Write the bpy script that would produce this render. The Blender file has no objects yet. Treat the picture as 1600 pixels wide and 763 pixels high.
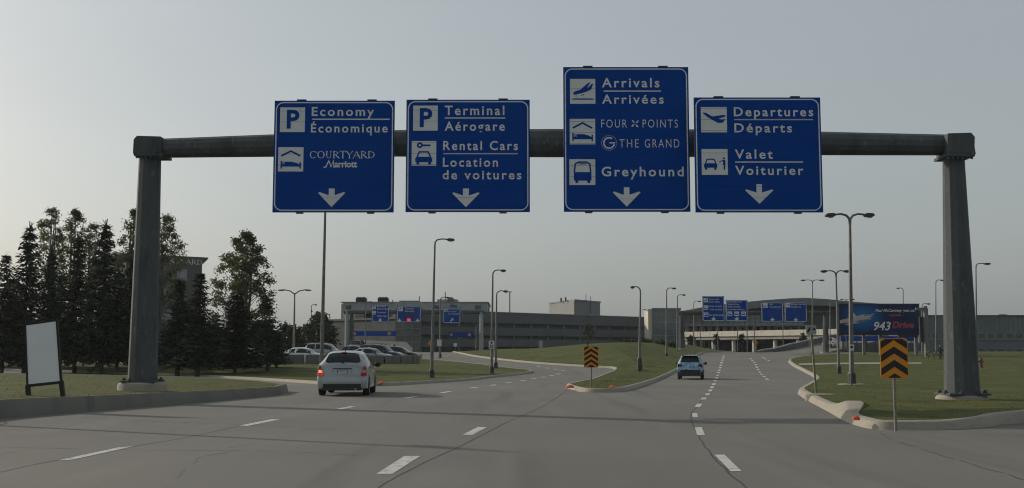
import bpy, bmesh, math, random
from mathutils import Vector, Matrix, noise
from math import radians as R, sin, cos, pi, atan2, sqrt

SC = bpy.context.scene
COL = SC.collection
# ------------------------------------------------------------------ camera, sky, sun, exposure
FPX = 1700.0            # focal length in photo pixels (photo is 1600 wide)
HOR = 548.0             # photo row of the horizon
CAMH = 1.5
PITCH = math.atan((HOR - 381.5) / FPX)
cam = bpy.data.cameras.new("camera")
cam.sensor_width = 36.0
cam.lens = 36.0 * FPX / 1600.0
cam.clip_start = 0.1
cam.clip_end = 9000
camo = bpy.data.objects.new("camera", cam)
COL.objects.link(camo)
camo.location = (0, 0, CAMH)
camo.rotation_euler = (pi / 2 + PITCH, 0, 0)
SC.camera = camo

SUN_EL = R(24.0)
SUN_DIR = Vector((-0.875, 0.485, 0)).normalized()          # ground direction towards the sun
world = bpy.data.worlds.new("World")
SC.world = world
world.use_nodes = True
wn, wl = world.node_tree.nodes, world.node_tree.links
wn.clear()
sky = wn.new('ShaderNodeTexSky')
sky.sky_type = 'NISHITA'
sky.sun_disc = False
sky.sun_elevation = SUN_EL
sky.sun_rotation = atan2(SUN_DIR.x, SUN_DIR.y)
sky.air_density = 1.2
sky.dust_density = 4.0
sky.ozone_density = 2.0
hs = wn.new('ShaderNodeHueSaturation')
hs.inputs['Saturation'].default_value = 0.55
hz = wn.new('ShaderNodeMix')                              # summer smoke haze evens the sky out
hz.data_type = 'RGBA'
hz.inputs['Factor'].default_value = 0.42
hz.inputs['B'].default_value = (5.2, 5.75, 5.85, 1)
bg = wn.new('ShaderNodeBackground')
bg.inputs['Strength'].default_value = 0.09
wo = wn.new('ShaderNodeOutputWorld')
wl.new(sky.outputs[0], hs.inputs['Color'])
wl.new(hs.outputs[0], hz.inputs['A'])
# faint unevenness of the high haze
wtc = wn.new('ShaderNodeTexCoord'); wmp = wn.new('ShaderNodeMapping'); wmp.inputs['Scale'].default_value = (1.2, 1.2, 4.0)
wnz = wn.new('ShaderNodeTexNoise'); wnz.inputs['Scale'].default_value = 1.6; wnz.inputs['Detail'].default_value = 4
wmr = wn.new('ShaderNodeMapRange'); wmr.inputs['To Min'].default_value = .94; wmr.inputs['To Max'].default_value = 1.07
wvm = wn.new('ShaderNodeVectorMath'); wvm.operation = 'SCALE'
wl.new(wtc.outputs['Generated'], wmp.inputs['Vector']); wl.new(wmp.outputs[0], wnz.inputs['Vector']); wl.new(wnz.outputs['Fac'], wmr.inputs['Value'])
wl.new(hz.outputs['Result'], wvm.inputs[0]); wl.new(wmr.outputs[0], wvm.inputs['Scale'])
wl.new(wvm.outputs[0], bg.inputs['Color'])
wl.new(bg.outputs[0], wo.inputs['Surface'])

sl = bpy.data.lights.new("sun", 'SUN')
sl.energy = 2.5
sl.angle = R(0.9)
sl.color = (1.0, 0.89, 0.75)
slo = bpy.data.objects.new("sun", sl)
COL.objects.link(slo)
sd = Vector((SUN_DIR.x * cos(SUN_EL), SUN_DIR.y * cos(SUN_EL), sin(SUN_EL)))
slo.rotation_euler = sd.to_track_quat('Z', 'Y').to_euler()
slo.location = (-40, 30, 40)

SC.view_settings.view_transform = 'Standard'
SC.view_settings.look = 'None'
SC.view_settings.gamma = 1.0
SC.view_settings.exposure = 0.12
SC.view_settings.use_curve_mapping = False
SC.cycles.max_bounces = 6
SC.cycles.use_denoising = True
SC.cycles.filter_width = 1.1

# ------------------------------------------------------------------ photo pixel <-> world
CP, SP = cos(PITCH), sin(PITCH)
def ray(u, v):
    a = (u - 800.0) / FPX
    b = (381.5 - v) / FPX
    return Vector((a, CP - SP * b, SP + CP * b))
def at(u, v, Y):
    d = ray(u, v)
    t = Y / d.y
    return Vector((d.x * t, Y, CAMH + d.z * t))
PROF = [(-400, 0), (20, 0), (40, 0), (52, -0.09), (65, -0.22), (76, -0.18), (90, 0.16), (110, 0.68), (130, 1.12), (142, 1.25), (160, 1.27), (400, 1.27), (99999, 1.27)]
def g(y):
    for i in range(len(PROF) - 1):
        if PROF[i + 1][0] >= y:
            break
    x0, z0 = PROF[i]; x1, z1 = PROF[i + 1]
    def tan(k):
        if k <= 0 or k >= len(PROF) - 1: return 0.0
        a, b = PROF[k - 1], PROF[k + 1]
        s0 = (PROF[k][1] - a[1]) / (PROF[k][0] - a[0]); s1 = (b[1] - PROF[k][1]) / (b[0] - PROF[k][0])
        return 0.0 if s0 * s1 <= 0 else 2 * s0 * s1 / (s0 + s1)
    h = x1 - x0
    t = min(1, max(0, (y - x0) / h))
    return (2*t**3-3*t*t+1)*z0 + (t**3-2*t*t+t)*h*tan(i) + (-2*t**3+3*t*t)*z1 + (t**3-t*t)*h*tan(i+1)
def gnd(u, v, h=0.0):
    """the point of the terrain (raised by h) seen at a photo pixel"""
    d = ray(u, v)
    y, st = 3.0, 0.5
    while y < 900:
        z = CAMH + d.z * y / d.y
        if z <= g(y) + h:
            lo, hi = y - st, y
            for _ in range(30):
                m = (lo + hi) / 2
                if CAMH + d.z * m / d.y <= g(m) + h: hi = m
                else: lo = m
            y = hi
            break
        y += st
    t = y / d.y
    return Vector((d.x * t, y, CAMH + d.z * t))
def mpp(Y):                # metres per photo pixel at depth Y
    return Y / FPX

# ------------------------------------------------------------------ materials
MATS = {}
def mat(name, col, rough=0.6, metal=0.0, var=0.12, scale=6.0, bump=0.0, emit=None, spec=0.5, detail=4, alpha=None, stretch=None, streak=0.0):
    if name in MATS: return MATS[name]
    m = bpy.data.materials.new(name)
    m.use_nodes = True
    n, l = m.node_tree.nodes, m.node_tree.links
    b = n['Principled BSDF']
    b.inputs['Roughness'].default_value = rough
    b.inputs['Metallic'].default_value = metal
    b.inputs['Specular IOR Level'].default_value = spec
    b.inputs['Base Color'].default_value = (*col, 1)
    tc = n.new('ShaderNodeTexCoord')
    if var > 0:
        nz = n.new('ShaderNodeTexNoise')
        nz.inputs['Scale'].default_value = scale
        nz.inputs['Detail'].default_value = detail
        src = tc.outputs['Object']
        if stretch:
            mp = n.new('ShaderNodeMapping')
            mp.inputs['Scale'].default_value = stretch
            l.new(src, mp.inputs['Vector'])
            src = mp.outputs[0]
        l.new(src, nz.inputs['Vector'])
        rp = n.new('ShaderNodeValToRGB')
        rp.color_ramp.elements[0].position = 0.3
        rp.color_ramp.elements[1].position = 0.72
        rp.color_ramp.elements[0].color = (*[c * (1 - var) for c in col], 1)
        rp.color_ramp.elements[1].color = (*[min(1, c * (1 + var)) for c in col], 1)
        l.new(nz.outputs['Fac'], rp.inputs['Fac'])
        l.new(rp.outputs[0], b.inputs['Base Color'])
        if bump > 0:
            bp = n.new('ShaderNodeBump')
            bp.inputs['Strength'].default_value = bump
            bp.inputs['Distance'].default_value = 0.05
            l.new(nz.outputs['Fac'], bp.inputs['Height'])
            l.new(bp.outputs[0], b.inputs['Normal'])
    if emit:
        b.inputs['Emission Color'].default_value = (*emit[0], 1)
        b.inputs['Emission Strength'].default_value = emit[1]
    MATS[name] = m
    return m

def layered(name, base, layers, rough=0.85, bump=0.15, bscale=40.0, spec=0.3, coord='Object'):
    """base colour with noise layers: (scale, detail, lo, hi, colour, amount, stretch)"""
    m = bpy.data.materials.new(name)
    m.use_nodes = True
    n, l = m.node_tree.nodes, m.node_tree.links
    b = n['Principled BSDF']
    b.inputs['Roughness'].default_value = rough
    b.inputs['Specular IOR Level'].default_value = spec
    tc = n.new('ShaderNodeTexCoord')
    rgb = n.new('ShaderNodeRGB'); rgb.outputs[0].default_value = (*base, 1)
    cur = rgb.outputs[0]
    for i, (sc, de, lo, hi, colr, amt, stv) in enumerate(layers):
        mp = n.new('ShaderNodeMapping')
        mp.inputs['Scale'].default_value = stv
        mp.inputs['Location'].default_value = (13.7 * i, 5.1 * i, 3.3 * i)
        l.new(tc.outputs[coord], mp.inputs['Vector'])
        nz = n.new('ShaderNodeTexNoise')
        nz.inputs['Scale'].default_value = sc
        nz.inputs['Detail'].default_value = de
        l.new(mp.outputs[0], nz.inputs['Vector'])
        mr = n.new('ShaderNodeMapRange')
        mr.inputs['From Min'].default_value = lo
        mr.inputs['From Max'].default_value = hi
        mr.inputs['To Max'].default_value = amt
        l.new(nz.outputs['Fac'], mr.inputs['Value'])
        mx = n.new('ShaderNodeMix'); mx.data_type = 'RGBA'
        l.new(mr.outputs[0], mx.inputs['Factor'])
        l.new(cur, mx.inputs['A'])
        mx.inputs['B'].default_value = (*colr, 1)
        cur = mx.outputs['Result']
    l.new(cur, b.inputs['Base Color'])
    nb = n.new('ShaderNodeTexNoise')
    nb.inputs['Scale'].default_value = bscale
    nb.inputs['Detail'].default_value = 5
    l.new(tc.outputs[coord], nb.inputs['Vector'])
    bp = n.new('ShaderNodeBump')
    bp.inputs['Strength'].default_value = bump
    bp.inputs['Distance'].default_value = 0.03
    l.new(nb.outputs['Fac'], bp.inputs['Height'])
    l.new(bp.outputs[0], b.inputs['Normal'])
    MATS[name] = m
    return m

U1 = (1, 1, 1)
M_ROAD = layered('road_concrete', (0.140, 0.136, 0.121), [
    (0.12, 3, .40, .65, (0.112, 0.109, 0.098), .85, U1),
    (1.1, 4, .50, .75, (0.168, 0.162, 0.144), .6, (1, .22, 1)),
    (0.5, 5, .56, .72, (0.084, 0.082, 0.076), .85, (1.6, .10, 1)),
    (9.0, 3, .55, .80, (0.100, 0.097, 0.087), .5, U1),
    (60.0, 2, .50, .75, (0.19, 0.184, 0.166), .5, U1)], rough=0.88, bump=.2, bscale=70)
M_SEAM = mat('joint_sealant', (0.035, 0.034, 0.033), 0.7, var=.3, scale=3)
M_CRACK = mat('hairline_crack', (0.11, 0.102, 0.092), 0.85, var=.3, scale=3)
M_PAINT = layered('road_paint', (0.50, 0.50, 0.47), [
    (6, 5, .48, .66, (0.22, 0.21, 0.19), .75, U1), (40, 3, .5, .8, (0.4, 0.39, 0.36), .6, U1)], rough=.7, bump=.05)
M_GRASS = layered('lawn_grass', (0.064, 0.079, 0.021), [
    (0.20, 4, .42, .66, (0.100, 0.097, 0.034), .8, U1),
    (1.1, 5, .48, .70, (0.036, 0.053, 0.014), .8, (1, .35, 1)),
    (3.0, 5, .54, .74, (0.140, 0.115, 0.052), .6, (1, .22, 1)),
    (24, 3, .5, .8, (0.028, 0.036, 0.011), .7, U1)], rough=.95, bump=.6, bscale=14, spec=.1)
M_KERB = layered('kerb_concrete', (0.28, 0.258, 0.212), [
    (0.9, 5, .48, .7, (0.24, 0.215, 0.18), .7, U1),
    (5, 5, .55, .75, (0.15, 0.135, 0.11), .55, (1, 1, 3)),
    (45, 3, .5, .8, (0.4, 0.37, 0.31), .5, U1)], rough=.9, bump=.3, bscale=30)
M_BARRIER = layered('barrier_concrete', (0.17, 0.162, 0.142), [
    (0.6, 5, .46, .7, (0.115, 0.11, 0.098), .7, U1),
    (3, 5, .55, .75, (0.085, 0.08, 0.072), .6, (1, 1, .25)),
    (45, 3, .5, .8, (0.21, 0.20, 0.175), .5, U1)], rough=.9, bump=.3, bscale=30)
M_PANEL = layered('precast_panel', (0.098, 0.106, 0.110), [
    (0.3, 4, .45, .7, (0.080, 0.087, 0.09), .7, (1, 1, .4)), (14, 3, .5, .8, (0.10, 0.104, 0.104), .4, U1)], rough=.8, bump=.1)
M_CREAM = layered('cream_precast', (0.56, 0.52, 0.45), [
    (0.4, 4, .45, .7, (0.46, 0.425, 0.365), .6, (1, 1, .3)), (14, 3, .5, .8, (0.5, 0.46, 0.39), .4, U1)], rough=.85, bump=.1)
M_GALV = layered('weathered_galvanised_steel', (0.072, 0.082, 0.086), [
    (2.0, 5, .45, .68, (0.042, 0.049, 0.052), .8, (1, 1, .35)),
    (9, 4, .60, .74, (0.16, 0.165, 0.155), .6, (1, 1, .5)),
    (5, 4, .64, .76, (0.075, 0.058, 0.040), .4, (1, 1, .2))], rough=.7, bump=.12, bscale=25, spec=.25)
M_POLE = mat('lamp_pole_steel', (0.13, 0.135, 0.13), .5, .3, .2, 5)
M_POLED = mat('lamp_pole_dark', (0.035, 0.036, 0.036), .5, .2, .15, 5)
M_LENS = mat('lamp_lens', (0.5, 0.5, 0.47), .3, 0, .05, 8)
M_BLUE = layered('sign_blue_sheeting', (0.0, 0.048, 0.262), [
    (0.8, 4, .45, .75, (0.0, 0.056, 0.29), .6, U1), (3, 5, .6, .8, (0.005, 0.040, 0.19), .3, (1, 1, .3))], rough=.6, bump=.01, spec=.08)
M_WHITE = layered('sign_white_sheeting', (0.62, 0.635, 0.63), [
    (2.5, 4, .45, .75, (0.54, 0.55, 0.545), .6, U1), (8, 5, .6, .8, (0.48, 0.485, 0.47), .4, (1, 1, .3))], rough=.5, bump=.02)
M_ALU = mat('sign_aluminium_edge', (0.36, 0.37, 0.37), .45, .5, .15, 8)
M_BLACK = mat('matt_black', (0.012, 0.012, 0.012), .7, 0, .2, 8)
M_RUBBER = mat('tyre_rubber', (0.016, 0.016, 0.016), .85, 0, .25, 12)
M_ORANGE = layered('chevron_orange', (0.62, 0.24, 0.012), [(3, 4, .5, .75, (0.52, 0.2, 0.012), .6, U1)], rough=.5, bump=.02)
M_WOODPOST = mat('weathered_post', (0.19, 0.175, 0.14), .8, 0, .25, 7)
M_GLASSD = mat('dark_glass', (0.018, 0.024, 0.027), .08, 0, .25, .7, spec=.8)
M_GLASST = mat('teal_glass', (0.085, 0.115, 0.118), .12, 0, .3, .5, spec=.9)
M_MULL = mat('mullion_metal', (0.17, 0.19, 0.19), .45, .3, .1, 4)
M_ROOF = mat('roof_metal', (0.13, 0.142, 0.145), .5, .2, .15, .6)
M_LOUVRE = mat('light_louvre', (0.36, 0.38, 0.37), .5, .1, .12, .8)

def thin_leaf(m, f):
    # light passes through a thin leaf: translucent share of the same colour
    n, l = m.node_tree.nodes, m.node_tree.links
    bs = n['Principled BSDF']; out = n['Material Output']
    tr = n.new('ShaderNodeBsdfTranslucent'); mx = n.new('ShaderNodeMixShader'); mx.inputs[0].default_value = f
    l.new(bs.inputs['Base Color'].links[0].from_socket, tr.inputs['Color'])
    l.new(bs.outputs[0], mx.inputs[1]); l.new(tr.outputs[0], mx.inputs[2]); l.new(mx.outputs[0], out.inputs['Surface'])
# ------------------------------------------------------------------ mesh helpers
def link(name, bm, mats, parent=None, smooth=False, ang=35):
    bmesh.ops.recalc_face_normals(bm, faces=bm.faces) if smooth != 'keep' else None
    me = bpy.data.meshes.new(name)
    bm.to_mesh(me); bm.free()
    for m in (mats if isinstance(mats, (list, tuple)) else [mats]):
        me.materials.append(m)
    if smooth is True:
        me.polygons.foreach_set('use_smooth', [True] * len(me.polygons))
        me.set_sharp_from_angle(angle=R(ang))
    o = bpy.data.objects.new(name, me)
    COL.objects.link(o)
    if parent is not None: o.parent = parent
    return o
def thing(name, label, cat, loc=(0, 0, 0), rotz=0.0, group=None):
    o = bpy.data.objects.new(name, None)
    o.empty_display_size = 0.3
    COL.objects.link(o)
    o.location = loc
    o.rotation_euler = (0, 0, rotz)
    o['label'] = label; o['category'] = cat
    if group: o['group'] = group
    return o
def tag(o, label=None, cat=None, group=None, kind=None):
    if label: o['label'] = label
    if cat: o['category'] = cat
    if group: o['group'] = group
    if kind: o['kind'] = kind
    return o
def copy_tree(o, parent=None):
    c = o.copy(); COL.objects.link(c); c.parent = parent
    for ch in o.children: copy_tree(ch, c)
    return c
def box(bm, c, s, rz=0.0, mi=0, M=None):
    hx, hy, hz_ = s[0] / 2, s[1] / 2, s[2] / 2
    vs = []
    for x, y, z in ((-1,-1,-1),(1,-1,-1),(1,1,-1),(-1,1,-1),(-1,-1,1),(1,-1,1),(1,1,1),(-1,1,1)):
        p = Vector((x*hx, y*hy, z*hz_))
        if rz: p.rotate(Matrix.Rotation(rz, 3, 'Z'))
        p += Vector(c)
        vs.append(bm.verts.new(M @ p if M else p))
    for f in ((0,3,2,1),(4,5,6,7),(0,1,5,4),(1,2,6,5),(2,3,7,6),(3,0,4,7)):
        bm.faces.new([vs[i] for i in f]).material_index = mi
def bar(bm, a, b, w, d, mi=0):
    """square bar between two points"""
    a, b = Vector(a), Vector(b)
    ax = (b - a).normalized()
    up = Vector((0, 0, 1)) if abs(ax.z) < .9 else Vector((0, 1, 0))
    s = ax.cross(up).normalized(); t = s.cross(ax)
    vs = [[bm.verts.new(p + s * (i * w / 2) + t * (j * d / 2)) for i, j in ((-1,-1),(1,-1),(1,1),(-1,1))] for p in (a, b)]
    for k in range(4):
        bm.faces.new([vs[0][k], vs[0][(k+1) % 4], vs[1][(k+1) % 4], vs[1][k]]).material_index = mi
    bm.faces.new(vs[0][::-1]).material_index = mi; bm.faces.new(vs[1]).material_index = mi
def tube(bm, pts, rad, n=8, mi=0, phase=0.0, cap=True):
    pts = [Vector(p) for p in pts]
    if not isinstance(rad, (list, tuple)): rad = [rad] * len(pts)
    rings = []
    ref = None
    for i, p in enumerate(pts):
        a = pts[max(0, i-1)]; b = pts[min(len(pts)-1, i+1)]
        ax = (b - a).normalized()
        if ref is None:
            ref = Vector((0, -1, 0)) if abs(ax.y) < .9 else Vector((1, 0, 0))
        s = (ref - ax * ref.dot(ax)).normalized(); ref = s
        t = ax.cross(s)
        rings.append([bm.verts.new(p + (s * cos(2*pi*k/n + phase) + t * sin(2*pi*k/n + phase)) * rad[i]) for k in range(n)])
    for i in range(len(rings) - 1):
        for k in range(n):
            bm.faces.new([rings[i][k], rings[i][(k+1) % n], rings[i+1][(k+1) % n], rings[i+1][k]]).material_index = mi
    if cap:
        bm.faces.new(rings[0][::-1]).material_index = mi
        bm.faces.new(rings[-1]).material_index = mi
def lathe(bm, prof, n=16, c=(0, 0, 0), mi=0, sx=1.0, sy=1.0):
    rings = [[bm.verts.new((c[0] + r*cos(2*pi*k/n)*sx, c[1] + r*sin(2*pi*k/n)*sy, c[2] + z)) for k in range(n)] for r, z in prof]
    for i in range(len(rings) - 1):
        for k in range(n):
            bm.faces.new([rings[i][k], rings[i][(k+1) % n], rings[i+1][(k+1) % n], rings[i+1][k]]).material_index = mi
    bm.faces.new(rings[0][::-1]).material_index = mi; bm.faces.new(rings[-1]).material_index = mi
def extrude_xz(bm, pts, y0, y1, mi=0):
    """polygon in x-z extruded from y0 (front) to y1"""
    a = [bm.verts.new((x, y0, z)) for x, z in pts]
    b = [bm.verts.new((x, y1, z)) for x, z in pts]
    f1 = bm.faces.new(a); f2 = bm.faces.new(b[::-1])
    fs = [f1, f2]
    for k in range(len(pts)):
        fs.append(bm.faces.new([a[k], b[k], b[(k+1) % len(pts)], a[(k+1) % len(pts)]]))
    for f in fs: f.material_index = mi
    if len(pts) > 4: bmesh.ops.triangulate(bm, faces=[f1, f2])

# flat artwork in a sign's own x-z plane (y = -depth towards the viewer)
def poly(bm, pts, y=0.0, mi=0):
    f = bm.faces.new([bm.verts.new((x, y, z)) for x, z in pts])
    f.normal_update()
    if f.normal.y > 0: f.normal_flip()
    f.material_index = mi
    if len(pts) > 4: bmesh.ops.triangulate(bm, faces=[f])
def stroke(bm, pts, w, y=0.0, mi=0, closed=False):
    P = [Vector((p[0], p[1])) for p in pts]
    n = len(P)
    L, Rr = [], []
    for i in range(n):
        a = P[i-1] if (i > 0 or closed) else P[i]
        b = P[(i+1) % n] if (i < n-1 or closed) else P[i]
        d0 = (P[i] - a).normalized() if (P[i] - a).length > 1e-9 else (b - P[i]).normalized()
        d1 = (b - P[i]).normalized() if (b - P[i]).length > 1e-9 else d0
        nn = Vector((-(d0.y + d1.y), d0.x + d1.x))
        if nn.length < 1e-6: nn = Vector((-d0.y, d0.x))
        nn.normalize()
        k = 1 / max(.5, nn.dot(Vector((-d0.y, d0.x))))
        L.append(P[i] + nn * (w/2*k)); Rr.append(P[i] - nn * (w/2*k))
    for i in range(n if closed else n-1):
        j = (i+1) % n
        poly(bm, [L[i], L[j], Rr[j], Rr[i]], y, mi)
def arc(cx, cz, rx, rz, a0, a1, n=16):
    return [(cx + rx*cos(R(a0 + (a1-a0)*i/n)), cz + rz*sin(R(a0 + (a1-a0)*i/n))) for i in range(n+1)]
def disc(bm, cx, cz, r, y=0.0, mi=0, n=14):
    poly(bm, arc(cx, cz, r, r, 0, 360*(n-1)/n, n-1), y, mi)
def rrect(x0, z0, x1, z1, r, n=6):
    return arc(x1-r, z1-r, r, r, 0, 90, n) + arc(x0+r, z1-r, r, r, 90, 180, n) + arc(x0+r, z0+r, r, r, 180, 270, n) + arc(x1-r, z0+r, r, r, 270, 360, n)
_tc = {}
def glyphs(body, off=0.0, spc=1.0, shear=0.0):
    key = (body, off, spc, shear)
    if key not in _tc:
        cu = bpy.data.curves.new('lettering', 'FONT')
        cu.body = body; cu.size = 1.0; cu.offset = off; cu.space_character = spc; cu.shear = shear
        cu.resolution_u = 3
        o = bpy.data.objects.new('lettering', cu)
        COL.objects.link(o)
        bpy.context.view_layer.update()
        me = o.evaluated_get(bpy.context.evaluated_depsgraph_get()).to_mesh()
        _tc[key] = ([(v.co.x, v.co.y) for v in me.vertices], [tuple(p.vertices) for p in me.polygons])
        bpy.data.objects.remove(o); bpy.data.curves.remove(cu)
    return _tc[key]
def cap_h():
    vs, _ = glyphs('H'); return max(v[1] for v in vs)
def text(bm, body, x0, x1, z_base, cap, y=0.0, mi=0, off=0.02, spc=1.0, shear=0.0):
    """lettering fitted between x0 and x1, capitals cap high on the line z_base"""
    vs, fs = glyphs(body, off, spc, shear)
    mn = min(v[0] for v in vs); mx = max(v[0] for v in vs)
    kx = (x1 - x0) / (mx - mn); kz = cap / cap_h()
    bv = [bm.verts.new((x0 + (a - mn) * kx, y, z_base + b * kz)) for a, b in vs]
    for f in fs:
        try: fc = bm.faces.new([bv[i] for i in f])
        except ValueError: continue
        fc.normal_update()
        if fc.normal.y > 0: fc.normal_flip()
        fc.material_index = mi
# ------------------------------------------------------------------ ground, road, islands
def sheet(name, outline, zf, m, kind='structure', stepx=3.0, stepy=2.0, ymax=170, parent=None):
    """flat outline (x,y) cut into a grid and draped on zf(x,y)"""
    bm = bmesh.new()
    f = bm.faces.new([bm.verts.new((p[0], p[1], 0)) for p in outline])
    f.normal_update()
    if f.normal.z < 0: f.normal_flip()
    bmesh.ops.triangulate(bm, faces=[f])
    xs = [p[0] for p in outline]; ys = [p[1] for p in outline]
    def cut(co, no):
        bmesh.ops.bisect_plane(bm, geom=bm.verts[:] + bm.edges[:] + bm.faces[:], plane_co=co, plane_no=no, dist=1e-5)
    y = math.floor(max(min(ys), -10)) + stepy
    while y < min(max(ys), ymax):
        cut((0, y, 0), (0, 1, 0)); y += stepy
    if stepx:
        x = math.floor(max(min(xs), -80)) + stepx
        while x < min(max(xs), 90):
            cut((x, 0, 0), (1, 0, 0)); x += stepx
    for v in bm.verts: v.co.z = zf(v.co.x, v.co.y)
    o = link(name, bm, m, parent, smooth='keep')
    if parent is None: o['kind'] = kind
    return o
sheet('ground', [(-3500, -200), (3500, -200), (3500, 4500), (-3500, 4500)], lambda x, y: g(y) - 0.10, M_GRASS, stepx=0, stepy=4)
road = sheet('road', [(-150, -25), (150, -25), (150, 152), (-150, 152)], lambda x, y: g(y), M_ROAD, stepx=0)

def catmull(P, closed=True, n=5):
    out = []
    m = len(P)
    rng = range(m) if closed else range(m - 1)
    for i in rng:
        p0 = P[(i-1) % m] if closed or i > 0 else P[i]
        p1 = P[i]; p2 = P[(i+1) % m]
        p3 = P[(i+2) % m] if closed or i+2 < m else p2
        for k in range(n):
            t = k / n
            out.append(0.5 * ((2*p1) + (p2-p0)*t + (2*p0-5*p1+4*p2-p3)*t*t + (3*p1-p0-3*p2+p3)*t**3))
    if not closed: out.append(P[-1])
    return out
def seg_dist(p, a, b):
    ab = b - a
    t = max(0, min(1, (p - a).dot(ab) / max(1e-9, ab.length_squared)))
    return (p - a - ab * t).length
ISL = {}
def island(key, base, h, kerb_w=0.22, batter=0.07, mound=0.0, mr=10.0, hfun=None, kmat=None, kname='kerb', widen=None):
    """raised grass island: kerb ring round a smoothed outline of ground points, lawn inside"""
    P = base
    # orient counter-clockwise
    A = sum(P[i].x * P[(i+1) % len(P)].y - P[(i+1) % len(P)].x * P[i].y for i in range(len(P)))
    if A < 0: P = P[::-1]
    n = len(P)
    N = []
    for i in range(n):
        d = (P[(i+1) % n] - P[i-1]); d.normalize()
        N.append(Vector((-d.y, d.x)))          # inward for ccw
    hh = hfun or (lambda p: h)
    bm = bmesh.new()
    rings = []
    rnd = random.Random(hash(key) % 1000 if False else len(key))
    for off, zz in ((0.0, -0.03), (batter*.8, .86), (batter*1.3, 1.0), (kerb_w, 1.0), (kerb_w + .02, .55)):
        ring = []
        for i in range(n):
            q = P[i] + N[i] * (off * (widen(P[i]) if widen else 1.0))
            H = hh(P[i])
            ring.append(bm.verts.new((q.x, q.y, g(q.y) + (H * zz if zz > 0 else zz))))
        rings.append(ring)
    for a, b in zip(rings[:-1], rings[1:]):
        for i in range(n):
            j = (i+1) % n
            bm.faces.new([a[i], a[j], b[j], b[i]])
    k = link(kname, bm, kmat or M_KERB, smooth=True, ang=40)
    k['kind'] = 'structure'
    inner = [P[i] + N[i] * ((kerb_w + .005) * (widen(P[i]) if widen else 1.0)) for i in range(n)]
    def top(x, y):
        q = Vector((x, y))
        d = min(seg_dist(q, inner[i], inner[(i+1) % n]) for i in range(n))
        H = hh(q)
        t = min(1, d / mr); t = t*t*(3-2*t)
        if key == 'middle':
            mm = min(1, max(0, (x - 1) / 13)); t *= .30 + .70 * mm*mm*(3-2*mm)
        return g(y) + H - .012 + mound * t + 0.03 * noise.noise(Vector((x*.35, y*.35, 1.7))) * min(1, d / 1.5)
    ISL[key] = (inner, top)
    sheet('lawn', inner, top, M_GRASS, stepx=2.0, stepy=2.0)
    return k
def gp(pts, h=0.0):
    return [Vector((p.x, p.y)) for p in (gnd(u, v, h) for u, v in pts)]
V2 = lambda x, y: Vector((x, y))

# A: near left island behind the low concrete barrier (barrier is its front edge)
fA = [(-330, 700), (-150, 676), (0, 654), (150, 642), (300, 630), (405, 620.5), (440, 617)]
bA = [(451, 612.8), (439, 599.8), (400, 597.6), (330, 595.5), (200, 592), (0, 587.5), (-250, 585)]
PA = catmull(gp(fA), False, 6)[:-1] + catmull(gp(bA[:1]) + gp(bA[1:], .28), False, 4)
noseA = gnd(447, 613)
def hA(p):
    t = max(0, min(1, (-6.5 - p[0]) / 6.0))
    return .24 + .20 * t
island('near_left', PA, .3, kerb_w=.24, batter=.09, hfun=hA, kmat=M_BARRIER, kname='barrier_kerb')

# thin mottled yellow strip along the barrier's top front edge
_f = catmull(gp(fA), False, 6)
bm = bmesh.new(); prev = None
for i, p in enumerate(_f[:-2]):
    d = (_f[min(len(_f)-1, i+1)] - _f[max(0, i-1)]).normalized(); nn = Vector((-d.y, d.x))
    if nn.y < 0: nn = -nn
    z = g(p.y) + hA(p) + .004
    a_, b_ = p + nn*.118, p + nn*.20
    cur = (bm.verts.new((a_.x, a_.y, z)), bm.verts.new((b_.x, b_.y, z)))
    if prev: bm.faces.new([prev[0], prev[1], cur[1], cur[0]])
    prev = cur
o = link('kerb_top_strip', bm, layered('mottled_yellow', (.42, .27, .06), [(3, 5, .45, .6, (.2, .17, .12), .8, U1)], bump=.02)); o['kind'] = 'structure'

# B: big lawn on the left with the spruces
fB = [(-500, 571), (-200, 573.5), (0, 579), (120, 582.5), (250, 586.5), (400, 594), (490, 600), (560, 603.5), (620, 602.5), (700, 597.5), (770, 590.5), (820, 585), (834, 582.5)]
bB = [(830, 580.5), (800, 577.5), (757, 572), (700, 566), (655, 562)]
PB = catmull(gp(fB), False, 5)[:-1] + catmull(gp(bB), False, 4)
lot = gnd(640, 570.0).y
PB = [p for p in PB] + [V2(gnd(640, 566).x, gnd(640, 566).y), V2(gnd(628, 570).x, lot), V2(-40, lot + 1), V2(-130, lot + 2)]
island('spruce_lawn', PB, .14, kerb_w=.2)

# C: middle island, mound in front of the parkade
rC = [(888, 607.5), (905, 612.3), (935, 613.5), (962, 613), (985, 609.5), (1008, 602.5), (1030, 594), (1050, 584), (1066, 575), (1080, 563), (1092, 555.5), (1098, 552.3)]
PC = catmull(gp(rC), False, 5)
c2 = [(952, 584.3), (960, 578.8), (955, 576), (930, 574.5), (900, 572.7), (830, 567.8), (770, 561.5), (735, 556.5), (718, 552.8)]
c3 = [(884, 605), (905, 599.8), (930, 593)]
far = [V2(30.5, 150), V2(25, 185), V2(-6, 178), V2(-8.2, 150)]
PC = PC + far + catmull(gp(c2[::-1]), False, 4)[:-1] + catmull(gp(c3[::-1]), False, 4)
island('middle', PC, .15, kerb_w=.2, mound=1.15, mr=8.0)

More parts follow.
